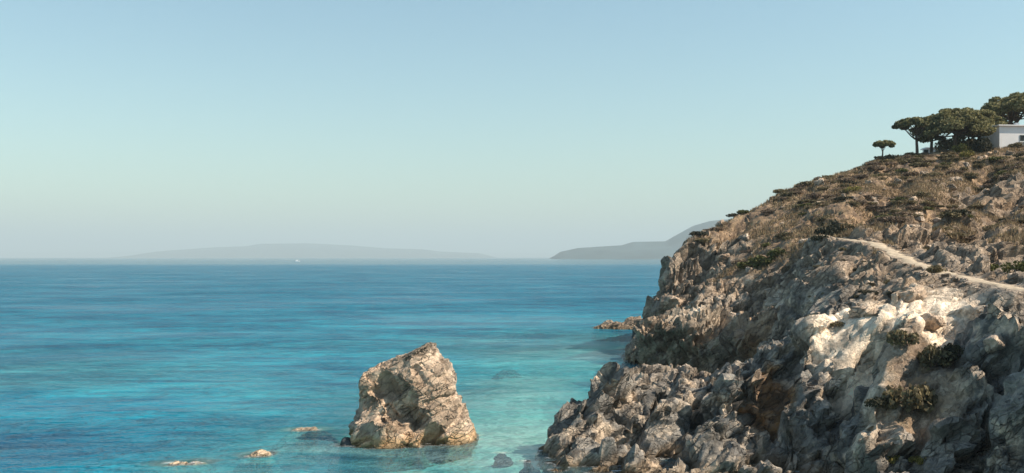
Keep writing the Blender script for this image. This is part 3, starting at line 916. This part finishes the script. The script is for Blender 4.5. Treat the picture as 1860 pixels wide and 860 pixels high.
# ------------------------------------------------------------------ islands on the horizon
def island(name, prof, Y, thick, label, seed):
    """prof: skyline as (px, py) at depth Y; a rounded range of hills with its own depth"""
    pr = np.array(prof, float)
    u = np.linspace(pr[0, 0], pr[-1, 0], 160)
    hh = np.maximum(0, (HOR + CAM_H * FPX / Y - np.interp(u, pr[:, 0], pr[:, 1])) / FPX * Y)
    t = np.linspace(-1, 1, 41)
    U, T_ = np.meshgrid((u - 930) / FPX * Y, t, indexing='ij')
    Hh = hh[:, None] * np.cos(T_ * math.pi / 2) ** 1.3
    pts = np.stack([U.ravel(), (Y + T_ * thick).ravel(), Hh.ravel()], 1)
    rel = fbm(pts * np.array([1 / 900, 1 / 900, 0]), 5, seed) * 0.35 * np.clip(Hh.ravel(), 0, None) * (np.abs(T_.ravel()) > 0.08)
    pts[:, 2] = np.clip(pts[:, 2] + np.minimum(rel, 0), 0, None) - 3
    I_ = np.arange(U.size).reshape(U.shape)
    f = np.stack([I_[:-1, :-1], I_[1:, :-1], I_[1:, 1:], I_[:-1, 1:]], -1).reshape(-1, 4)
    o = link(name, mesh_np(name, pts, f), None, [MAT['hill']])
    tag(o, label, 'island', kind='structure')


island('island_hills', [(1005, 467), (1018, 457), (1050, 450), (1130, 445), (1150, 439), (1210, 438), (1235, 424), (1262, 409), (1290, 401), (1330, 397), (1400, 390), (1500, 400), (1620, 450), (1650, 467)], 6500, 1300, 'hazy blue island rising behind the headland', 900)
island('island_hills', [(280, 468), (320, 455), (400, 449), (460, 447), (480, 443), (560, 442), (640, 446), (700, 451), (770, 453), (800, 457), (870, 460), (900, 467)], 16000, 2500, 'faint long low island on the horizon in mid picture', 910)
island('coast_hills', [(-900, 460), (-300, 457), (0, 459), (200, 458), (400, 457), (700, 459), (1000, 460), (1100, 467)], 32000, 2500, 'barely visible low coast along the horizon', 920)


# ------------------------------------------------------------------ plants
def leaves(centres, size, seed, up=0.0):
    """one small bent leaf (two triangles) at each centre"""
    r = np.random.default_rng(seed)
    k = len(centres)
    a = r.normal(size=(k, 3)); a[:, 2] += up; a /= np.linalg.norm(a, axis=1, keepdims=True)
    b = np.cross(a, r.normal(size=(k, 3))); b /= np.linalg.norm(b, axis=1, keepdims=True)
    L = size * r.uniform(0.6, 1.4, (k, 1)); Wd = L * r.uniform(0.28, 0.5, (k, 1))
    v = np.stack([centres - a * L * 0.5, centres + b * Wd, centres + a * L * 0.5, centres - b * Wd], 1).reshape(-1, 3)
    return v, np.arange(4 * k).reshape(-1, 4)


def tube(pts, rad, sides=7):
    pts = np.array(pts, float)
    tn = np.gradient(pts, axis=0)
    tn /= np.linalg.norm(tn, axis=1, keepdims=True)
    ref = np.array((0.31, 0.95, 0.1))
    s1 = np.cross(tn, ref); s1 /= np.linalg.norm(s1, axis=1, keepdims=True); s2 = np.cross(tn, s1)
    th = np.linspace(0, 2 * math.pi, sides, endpoint=False)
    v = (pts[:, None] + np.array(rad)[:, None, None] * (np.cos(th)[None, :, None] * s1[:, None] + np.sin(th)[None, :, None] * s2[:, None])).reshape(-1, 3)
    f = [[i * sides + j, i * sides + (j + 1) % sides, (i + 1) * sides + (j + 1) % sides, (i + 1) * sides + j] for i in range(len(pts) - 1) for j in range(sides)]
    return v, np.array(f)


def merge(parts):
    vs, fs_, o = [], [], 0
    for v, f in parts:
        vs.append(v); fs_.append(f + o); o += len(v)
    return np.concatenate(vs), np.concatenate(fs_)


def pine(base, height, spread, lean, seed, label, clumps=34, flat=0.22, tufts=330, group='umbrella pines on the headland'):
    r = np.random.default_rng(seed)
    root = empty('umbrella_pine', base)
    tag(root, label, 'tree', group)
    ht = height * 0.72
    tp = np.array([lean[0], lean[1], ht])
    s = np.linspace(0, 1, 9)[:, None]
    wob = np.stack([np.sin(s[:, 0] * 4 + seed) * 0.14, np.cos(s[:, 0] * 3 + seed) * 0.14, 0 * s[:, 0]], 1) * s * (1 - s * 0.4)
    tr_ = s * tp * np.array([1, 1, 0]) * s + s * tp * np.array([0, 0, 1]) + wob * height * 0.15
    tr_[0, 2] -= 0.5
    r0 = 0.035 * height
    parts = [tube(tr_, r0 * (1.15 - 0.55 * s[:, 0]))]
    cl = []
    for k in range(clumps):
        th = r.uniform(0, 2 * math.pi); rr = spread * math.sqrt(r.uniform(0.0, 1)) * r.uniform(0.85, 1.05)
        dome = math.sqrt(max(0, 1 - (rr / (spread * 1.08)) ** 2))
        zz = height * (1 - flat) - 0.05 * height + height * flat * dome * r.uniform(0.55, 1.0)
        cl.append(np.array([lean[0] + rr * math.cos(th), lean[1] + rr * math.sin(th), zz - 0.35]))
    lv = []
    for k, c in enumerate(cl):
        j = 4 + int(r.uniform(0, 4.9))
        st = tr_[min(j, 8)]
        mid = (st * 0.45 + c * 0.55) - np.array((0, 0, 0.12 * height * r.uniform(0.3, 1)))
        if k % 2 == 0:
            t = np.linspace(0, 1, 6)[:, None]
            bz_ = (1 - t) ** 2 * st + 2 * t * (1 - t) * mid + t ** 2 * c
            parts.append(tube(bz_, r0 * (0.42 - 0.32 * t[:, 0]), 5))
        sz = spread * r.uniform(0.12, 0.3)
        g = r.normal(size=(tufts, 3)); g /= np.linalg.norm(g, axis=1, keepdims=True)
        g *= r.uniform(0.25, 1, (tufts, 1)) ** 0.5
        lv.append(c + g * np.array([sz, sz, sz * 0.48]))
    tv, tf = merge(parts)
    link('trunk', mesh_np('trunk', tv, tf), root, [MAT['bark']])
    v, f = leaves(np.concatenate(lv), 0.34, seed + 1, 0.5)
    link('crown', mesh_np('crown', v, f, False), root, [MAT['pine']])
    return root


def at_ground(px, Y, dz=-0.05):
    x = (px - 930) / FPX * Y
    return np.array([x, Y, float(ground(x, Y)[0]) + dz])


PINES = [
    (1603, 156, 3.5, 2.0, (0.2, 0), 'small lone umbrella pine standing apart on the skyline', 20, 0.25),
    (1666, 157, 6.6, 3.0, (-0.2, 0), 'first pine of the clump with bare slanting trunk beside the open sky', 38, 0.3),
    (1692, 160, 7.2, 3.8, (0.5, 0.3), 'pine with a broad crown above the gap that shows white wall', 60, 0.5),
    (1735, 155, 7.8, 4.6, (0.3, 0.2), 'widest pine in the middle of the clump with a low spreading crown', 110, 0.75),
    (1778, 160, 8.2, 3.9, (0.2, 0.2), 'pine with its crown just before the white house', 90, 0.72),
    (1836, 165, 10.6, 4.6, (-0.2, 0), 'tallest pine rising from behind the white house', 90, 0.45),
    (1890, 160, 10.8, 4.6, (0.3, 0), 'pine beyond the picture edge behind the house', 60, 0.45),
]
for i, (px, Y, hh, sp, ln, lab, cn, fl) in enumerate(PINES):
    pine(at_ground(px, Y), hh, sp, ln, 40 + i * 7, lab, cn, fl, 170 if i == 0 else 230)


def shrub_mesh(name, seed, mat, n_leaf=900, leaf=0.16, clumps=9, flat=0.6):
    """unit shrub about 1 m in radius"""
    r = np.random.default_rng(seed)
    pts = []
    for k in range(clumps):
        th = r.uniform(0, 6.283); rr = math.sqrt(r.uniform(0, 1)) * 0.72
        c = np.array([rr * math.cos(th), rr * math.sin(th), flat * (0.25 + 0.6 * (1 - rr) * r.uniform(0.5, 1.2))])
        sz = r.uniform(0.26, 0.46)
        m = n_leaf // clumps
        g = r.normal(size=(m, 3)); g /= np.linalg.norm(g, axis=1, keepdims=True)
        g *= r.uniform(0.2, 1, (m, 1)) ** 0.45
        q = c + g * sz * np.array([1, 1, 0.85])
        pts.append(q[q[:, 2] > -0.1])
    v, f = leaves(np.concatenate(pts), leaf, seed + 1, 0.6)
    stems = []
    for k in range(5):
        th = r.uniform(0, 6.283)
        stems.append(tube([(0, 0, -0.15), (0.15 * math.cos(th), 0.15 * math.sin(th), 0.2), (0.5 * math.cos(th), 0.5 * math.sin(th), 0.5 * flat + 0.1)], (0.035, 0.025, 0.01), 5))
    sv, sf = merge(stems)
    me = mesh_np(name, np.concatenate([v, sv]), np.concatenate([f, sf + len(v)]), False)
    me.materials.append(mat); me.materials.append(MAT['bark'])
    mi = np.zeros(len(me.polygons), np.int32); mi[len(f):] = 1
    me.polygons.foreach_set('material_index', mi)
    return me


SH = {k: [shrub_mesh('shrub_' + k, 300 + 10 * q + j * 3, MAT['bush_' + k]) for j in range(4)] for q, k in enumerate(('green', 'olive', 'brown', 'dark', 'yellow'))}


def shrub(kind, x, y, rad, hz, label, group=None, j=0, dz=-0.05):
    o = bpy.data.objects.new('shrub', SH[kind][j % 4])
    COL.objects.link(o)
    o.location = (x, y, float(ground(x, y)[0]) + dz)
    o.scale = (rad, rad * random.uniform(0.8, 1.2), hz)
    o.rotation_euler.z = random.uniform(0, 6.28)
    tag(o, label, 'shrub', group)
    return o


def shrub_px(kind, px, py, Y, rad, hz, label, group=None, j=0):
    p = P(px, py, Y)
    return shrub(kind, p[0], p[1], rad, hz, label, group, j)


for q, (kind, px, py, Y, rad, hz, lab) in enumerate([
    ('green', 1362, 510, 114, 1.5, 1.5, 'green shrub at the lower end of the green patch above the ledge'),
    ('green', 1388, 490, 113, 1.7, 1.7, 'biggest green shrub in the patch on the slope above the ledge'),
    ('green', 1412, 470, 112, 1.5, 1.4, 'green shrub at the upper end of the green patch above the ledge'),
    ('dark', 1522, 402, 109, 2.3, 3.2, 'large dark shrub above the far end of the footpath'),
    ('yellow', 1490, 415, 106, 1.1, 1.2, 'yellow-green shrub beside the far end of the footpath'),
    ('olive', 1655, 690, 52.6, 1.7, 2.2, 'big olive shrub growing below the bright rock outcrop'),
    ('olive', 1695, 650, 54.2, 1.2, 1.5, 'olive shrub tucked under the right end of the bright outcrop'),
    ('olive', 1640, 650, 55, 1.0, 1.3, 'smaller olive shrub directly under the bright outcrop'),
    ('dark', 1735, 610, 54.5, 1.0, 1.3, 'dark shrub in the gully beside the bright outcrop'),
    ('yellow', 1620, 825, 50, 0.55, 0.6, 'yellow-green tuft low on the cliff at the bottom edge'),
    ('yellow', 1668, 805, 49.5, 0.5, 0.5, 'yellow tuft beside the gully low on the cliff'),
    ('dark', 1590, 780, 52.5, 0.6, 0.7, 'dark small bush low on the cliff at the bottom edge'),
    ('green', 1850, 492, 66, 1.2, 1.3, 'bright green shrub above the footpath at the picture edge'),
    ('green', 1800, 480, 72, 0.9, 0.9, 'small green shrub above the footpath'),
    ('yellow', 1552, 352, 133, 1.5, 1.3, 'yellow-green shrub high on the brown slope'),
    ('yellow', 1745, 278, 153, 1.6, 2.0, 'yellow-green bush under the pine clump'),
    ('yellow', 1760, 292, 148, 1.5, 1.5, 'second yellow-green bush just below the pine clump'),
    ('dark', 1785, 262, 152, 1.7, 3.6, 'dark tall shrub against the corner of the white house'),
    ('dark', 1612, 290, 154, 1.9, 1.5, 'dark low bush beneath the lone small pine'),
    ('dark', 1590, 297, 154, 1.5, 1.0, 'dark low bush just before the lone small pine'),
    ('olive', 1722, 262, 158, 2.0, 3.0, 'tall olive bush under the first half of the widest pine'),
    ('olive', 1755, 262, 157, 2.2, 3.4, 'tallest olive bush filling the gap under the widest pine'),
    ('dark', 1770, 262, 159, 2.0, 3.8, 'dark bush under the pine just before the white house'),
    ('olive', 1722, 268, 161, 1.5, 1.7, 'olive bush beside the little white shed'),
    ('olive', 1700, 505, 70, 0.8, 0.8, 'olive shrub under the edge of the footpath'),
    ('dark', 1492, 447, 99, 0.9, 0.8, 'dark green shrub below the far end of the footpath'),
]):
    shrub_px(kind, px, py, Y, rad, hz, lab, None, q)

def place(x, y, z):
    px = 930 + x / y * FPX; py = HOR - (z - CAM_H) / y * FPX
    a = ('at the seaward edge of the headland' if px < 1350 else 'above the green patch' if px < 1500 else 'below the lone small pine' if px < 1650 else 'below the pine clump' if px < 1780 else 'below the white house')
    return ('high on the slope ' if py < 350 + (1650 - min(px, 1650)) * 0.25 else 'lower on the slope ') + a


# scrub of the upper slopes: low shrubs one can only tell apart by place
random.seed(21)
cnt = 0
tries = 0
while cnt < 290 and tries < 9000:
    tries += 1
    Y = random.uniform(92, 160); px = random.uniform(1215, 1870)
    x = (px - 930) / FPX * Y
    s_ = field(soil, x, Y); z = float(ground(x, Y)[0])
    d, _ = polydist(np.array([x]), np.array([Y]), PATHS[::8])
    if z < 11 or s_ < 0.5 or d[0] < 2.2: continue
    cl = vnoise(np.array([[x * 0.12, Y * 0.12, 3.0]]), 77)[0]
    if cl < random.uniform(-0.5, 0.5): continue
    kind = random.choices(['olive', 'brown', 'green', 'dark'], [5, 5, 0.8, 0.7])[0]
    rad = random.uniform(0.7, 1.6)
    word = {'olive': 'olive shrub', 'brown': 'dry brown shrub', 'green': 'green shrub', 'dark': 'dark shrub'}[kind]
    size = 'small low ' if rad < 1.0 else 'low ' if rad < 1.3 else 'broad low '
    shrub(kind, x, Y, rad, rad * random.uniform(0.4, 0.75), size + word + ' ' + place(x, Y, z), word + 's in the scrub of the upper slope', cnt)
    cnt += 1
# few on the rubble below the path
cnt = tries = 0
while cnt < 36 and tries < 4000:
    tries += 1
    Y = random.uniform(62, 98); px = random.uniform(1410, 1740); py_ = 0
    x = (px - 930) / FPX * Y
    z = float(ground(x, Y)[0])
    d, pz_ = polydist(np.array([x]), np.array([Y]), PATHS[::8])
    if z < 7.5 or d[0] < 1.8 or z > pz_[0] - 0.5: continue
    rad = random.uniform(0.25, 0.6)
    shrub(random.choice(['olive', 'dark']), x, Y, rad, rad * 0.8, 'tiny grey-olive shrub on the grey rubble slope below the footpath', 'tiny shrubs below the footpath', cnt)
    cnt += 1

# dry grass
r = np.random.default_rng(5)
k = 170000
ty = r.uniform(60, 162, k); tx = (r.uniform(1215, 1890, k) - 930) / FPX * ty
tz = ground(tx, ty); sl_ = field(soil, tx, ty)
gn = vnoise(np.stack([tx * 0.35, ty * 0.35, 0 * tx], 1), 91)
dpt, _ = polydist(tx, ty, PATHS[::8])
ok = (sl_ > 0.45) & (gn > r.uniform(-0.6, 0.5, k)) & (dpt > 1.0)
c0 = np.stack([tx, ty, tz], 1)[ok]
k = len(c0)
tip = c0 + np.stack([r.normal(0, 0.12, k), r.normal(0, 0.12, k), r.uniform(0.18, 0.5, k)], 1)
sd = r.normal(size=(k, 3)) * np.array([1, 1, 0]); sd /= np.linalg.norm(sd, axis=1, keepdims=True)
sd *= r.uniform(0.04, 0.10, (k, 1))
gv = np.stack([c0 - sd, c0 + sd, tip], 1).reshape(-1, 3)
grass = link('dry_grass', mesh_np('dry_grass', gv, np.arange(3 * k).reshape(-1, 3), False), None, [MAT['grass']])
tag(grass, 'short dry straw coloured grass over the upper slopes', 'grass', kind='stuff')


# ------------------------------------------------------------------ boulders lying on the slopes
def boulder_mesh(seed):
    r = np.random.default_rng(seed)
    dirs = r.normal(size=(13, 3)); dirs /= np.linalg.norm(dirs, axis=1, keepdims=True)
    pl = [(d, r.uniform(0.62, 1.0)) for d in dirs] + [((0, 0, 1), 0.75), ((0, 0, -1), 0.8), ((1, 0, 0), 1.05), ((-1, 0, 0), 1.05), ((0, 1, 0), 1.05), ((0, -1, 0), 1.05)]
    v, f = grid_eval(lambda p: convex(p, pl), (-1.3,) * 3, (1.3,) * 3, 0.13)
    nn = normals(v, f)
    v = v + nn * (0.07 * facets(v * 1.0, 0.55, M1, seed, 0.9, 1.0, 0.3) + 0.04 * fbm(v * 2.5, 3, seed))[:, None]
    me = mesh_np('boulder', v, f); me.set_sharp_from_angle(angle=R(32))
    me.materials.append(MAT['rock'])
    return me


BM = [boulder_mesh(800 + i) for i in range(6)]


def boulder(px, py, Y, s, label, group=None, j=0, name='boulder'):
    p = P(px, py, Y)
    o = bpy.data.objects.new(name, BM[j % 6]); COL.objects.link(o)
    sc_ = (s * random.uniform(0.8, 1.3), s * random.uniform(0.8, 1.2), s * random.uniform(0.6, 0.95))
    o.scale = sc_; o.rotation_euler = (random.uniform(-.3, .3), random.uniform(-.3, .3), random.uniform(0, 6.28))
    o.location = (p[0], p[1], float(ground(p[0], p[1])[0]) + 0.25 * s)
    if 'white' in label:
        o.material_slots[0].link = 'OBJECT'; o.material_slots[0].material = MAT['pale_rock']
    if 'dark' in label:
        o.material_slots[0].link = 'OBJECT'; o.material_slots[0].material = MAT['dark_rock']
    tag(o, label, 'boulder', group)
    return o


for q, a in enumerate([
    (1175, 556, 121, 1.6, 'dark pointed boulder on the seaward end of the ledge'),
    (1215, 530, 121, 1.3, 'tan boulder under the seaward corner of the headland'),
    (1805, 575, 52, 0.7, 'pale bluish boulder in the shade below the footpath'),
    (1580, 560, 62, 0.8, 'white boulder on the left of the bright outcrop'),
    (1650, 545, 62, 0.9, 'white boulder on top of the bright outcrop'),
    (1685, 575, 59, 0.7, 'white boulder at the right end of the bright outcrop'),
    (1090, 700, 67, 0.55, 'sunlit block on the crest of the near rock'),
    (1290, 578, 105, 1.2, 'cream block on the lit ledge above the dark cliff'),
    (1345, 575, 102, 1.3, 'broad cream block in the middle of the lit ledge'),
    (1405, 562, 98, 1.1, 'cream block at the inner end of the lit ledge'),
]):
    boulder(*a, None, q)
random.seed(4)
cnt = tries = 0
while cnt < 90 and tries < 6000:
    tries += 1
    Y = random.uniform(62, 150); px = random.uniform(1240, 1860)
    x = (px - 930) / FPX * Y
    z = float(ground(x, Y)[0])
    d, _ = polydist(np.array([x]), np.array([Y]), PATHS[::8])
    if z < 6 or d[0] < 1.5 or field(steep, x, Y) > 0.35: continue
    s = random.uniform(0.2, 0.55) * (1.3 if Y > 100 else 1)
    up = z > 13
    boulder(px, 0, Y, s, ('loose grey stone ' + place(x, Y, z)) if up else ('larger ' if s > 0.36 else 'small ') + 'loose stone on the rubble of the lower slope', 'loose stones of the upper slope' if up else 'loose stones of the lower slope', cnt, 'stone')
    cnt += 1


for q in range(46):
    i = random.randrange(8, 330); sd_ = random.choice((-1, 1))
    wh_ = ('far end' if i < 90 else 'bend' if i < 190 else 'near stretch')
    g_ = PATHS[i, :2] + side[i] * sd_ * random.uniform(0.75, 1.15)
    boulder(930 + g_[0] / g_[1] * FPX, 0, g_[1], random.uniform(0.12, 0.26), 'small stone on the ' + ('uphill' if sd_ > 0 else 'seaward') + ' edge of the footpath, ' + wh_, 'stones along the footpath edge', q, 'stone')


# ------------------------------------------------------------------ buildings
def box(lo, hi):
    x0, y0, z0 = lo; x1, y1, z1 = hi
    v = np.array([(x0, y0, z0), (x1, y0, z0), (x1, y1, z0), (x0, y1, z0), (x0, y0, z1), (x1, y0, z1), (x1, y1, z1), (x0, y1, z1)], float)
    f = np.array([(0, 3, 2, 1), (4, 5, 6, 7), (0, 1, 5, 4), (1, 2, 6, 5), (2, 3, 7, 6), (3, 0, 4, 7)])
    return v, f


def part(name, parts, mat, parent, bevel=0.0):
    v, f = merge(parts)
    o = link(name, mesh_np(name, v, f, False), parent, [mat])
    if bevel:
        b = o.modifiers.new('bevel', 'BEVEL'); b.width = bevel; b.segments = 1
    return o


def house(loc, rz, wd, dp, ht, label, windows, door=True):
    root = empty('white_house', loc, rz)
    tag(root, label, 'house')
    part('wall', [box((-wd / 2, -dp / 2, -2.0), (wd / 2, dp / 2, ht))], MAT['white_wall'], root, 0.03)
    rise = 0.12 if door else 0.05
    v = np.array([(-wd / 2 - .3, -dp / 2 - .35, ht), (wd / 2 + .3, -dp / 2 - .35, ht), (wd / 2 + .3, dp / 2 + .35, ht), (-wd / 2 - .3, dp / 2 + .35, ht),
                  (-wd / 2 - .3, 0, ht + rise), (wd / 2 + .3, 0, ht + rise),
                  (-wd / 2 - .3, -dp / 2 - .35, ht + .16), (wd / 2 + .3, -dp / 2 - .35, ht + .16), (wd / 2 + .3, dp / 2 + .35, ht + .16), (-wd / 2 - .3, dp / 2 + .35, ht + .16), (-wd / 2 - .3, 0, ht + rise + .16), (wd / 2 + .3, 0, ht + rise + .16)], float)
    f = [(0, 3, 2, 1), (6, 7, 11, 10), (8, 9, 10, 11), (0, 1, 7, 6), (2, 3, 9, 8)]
    tri = [(1, 2, 8), (1, 8, 11), (1, 11, 7), (3, 0, 6), (3, 6, 10), (3, 10, 9)]
    me = bpy.data.meshes.new('roof'); me.from_pydata([tuple(a) for a in v], [], f + tri); me.update()
    ro = link('roof', me, root, [MAT['white_wall']])
    if door: part('chimney', [box((wd * .25, -.3, ht + .05), (wd * .25 + .6, .3, ht + rise + .7))], MAT['white_wall'], ro)
    for (u, z0, ww, hh) in windows:
        fw = part('window', [box((u - ww / 2, -dp / 2 - .06, z0), (u - ww / 2 + .1, -dp / 2 + .02, z0 + hh)), box((u + ww / 2 - .1, -dp / 2 - .06, z0), (u + ww / 2, -dp / 2 + .02, z0 + hh)),
                             box((u - ww / 2 + .1, -dp / 2 - .06, z0), (u + ww / 2 - .1, -dp / 2 + .02, z0 + .1)), box((u - ww / 2 + .1, -dp / 2 - .06, z0 + hh - .1), (u + ww / 2 - .1, -dp / 2 + .02, z0 + hh))], MAT['shutter'], root)
        part('pane', [box((u - ww / 2 + .1, -dp / 2 - .03, z0 + .1), (u + ww / 2 - .1, -dp / 2 + .01, z0 + hh - .1))], MAT['glass'], fw)
        part('sill', [box((u - ww / 2 - .1, -dp / 2 - .16, z0 - .1), (u + ww / 2 + .1, -dp / 2 + .01, z0 - .003))], MAT['white_wall'], fw)
    if door:
        d = part('door', [box((wd * .3 - .45, -dp / 2 - .05, 0), (wd * .3 + .45, -dp / 2 + .02, 2.1))], MAT['shutter'], root)
        part('handle', [box((wd * .3 + .3, -dp / 2 - .1, 1.0), (wd * .3 + .36, -dp / 2 - .05, 1.12))], MAT['glass'], d)
    return root


hx = (1834 - 930) / FPX * 156
house((hx, 157, P(1838, 275, 154)[2]), R(6), 5.6, 5.0, 4.0, 'white house beside the pines at the picture edge', [(1.0, 1.6, 0.8, 1.0)])
hx2 = (1700 - 930) / FPX * 172
house((hx2, 174, P(1692, 270, 172)[2] - 2.0), R(-8), 2.2, 2.6, 2.1, 'white cottage glimpsed between the pine trunks', [(-1.2, 0.9, 0.8, 1.0)], False)

# ------------------------------------------------------------------ boat far out
bpos = np.array([(540 - 930) / FPX * 2600, 2600.0, 0.0])
bo = empty('motor_boat', bpos, R(8))
bo.scale = (0.62, 0.62, 0.62)
tag(bo, 'tiny white boat far out just under the horizon', 'boat')
hl = np.array([(-9, -2, .0), (7, -2, .0), (11, 0, .0), (7, 2, .0), (-9, 2, .0), (-9.5, -2.6, 2.4), (7.5, -2.6, 2.6), (13, 0, 3.2), (7.5, 2.6, 2.6), (-9.5, 2.6, 2.4)], float)
me = bpy.data.meshes.new('hull'); me.from_pydata([tuple(a) for a in hl], [], [(4, 3, 2, 1, 0), (5, 6, 7, 8, 9), (0, 1, 6, 5), (1, 2, 7, 6), (2, 3, 8, 7), (3, 4, 9, 8), (4, 0, 5, 9)]); me.update()
link('hull', me, bo, [MAT['boat']])
part('cabin', [box((-6, -1.8, 2.4), (4, 1.8, 4.8)), box((-4, -1.5, 4.8), (1.5, 1.5, 6.4))], MAT['boat'], bo, 0.2)
part('mast', [tube([(-1, 0, 6.4), (-1, 0, 9.5)], (0.12, 0.08), 6)], MAT['boat'], bo)

# ------------------------------------------------------------------ haze
hb = part('haze', [box((-61000, -21000, -16), (61000, 61000, 620))], MAT['boat'], None)
hb.data.materials.clear()
mh, n = new_mat('sea_air')
pv_ = nd(n, 'ShaderNodeVolumePrincipled')
pv_.inputs['Color'].default_value = (0.70, 0.86, 0.93, 1)
pv_.inputs['Density'].default_value = 1.3e-4
pv_.inputs['Anisotropy'].default_value = 0.0
oo = nd(n, 'ShaderNodeOutputMaterial'); n.links.new(pv_.outputs[0], oo.inputs['Volume'])
hb.data.materials.append(mh)
tag(hb, 'thin pale sea haze over the whole bay', 'haze', kind='stuff')
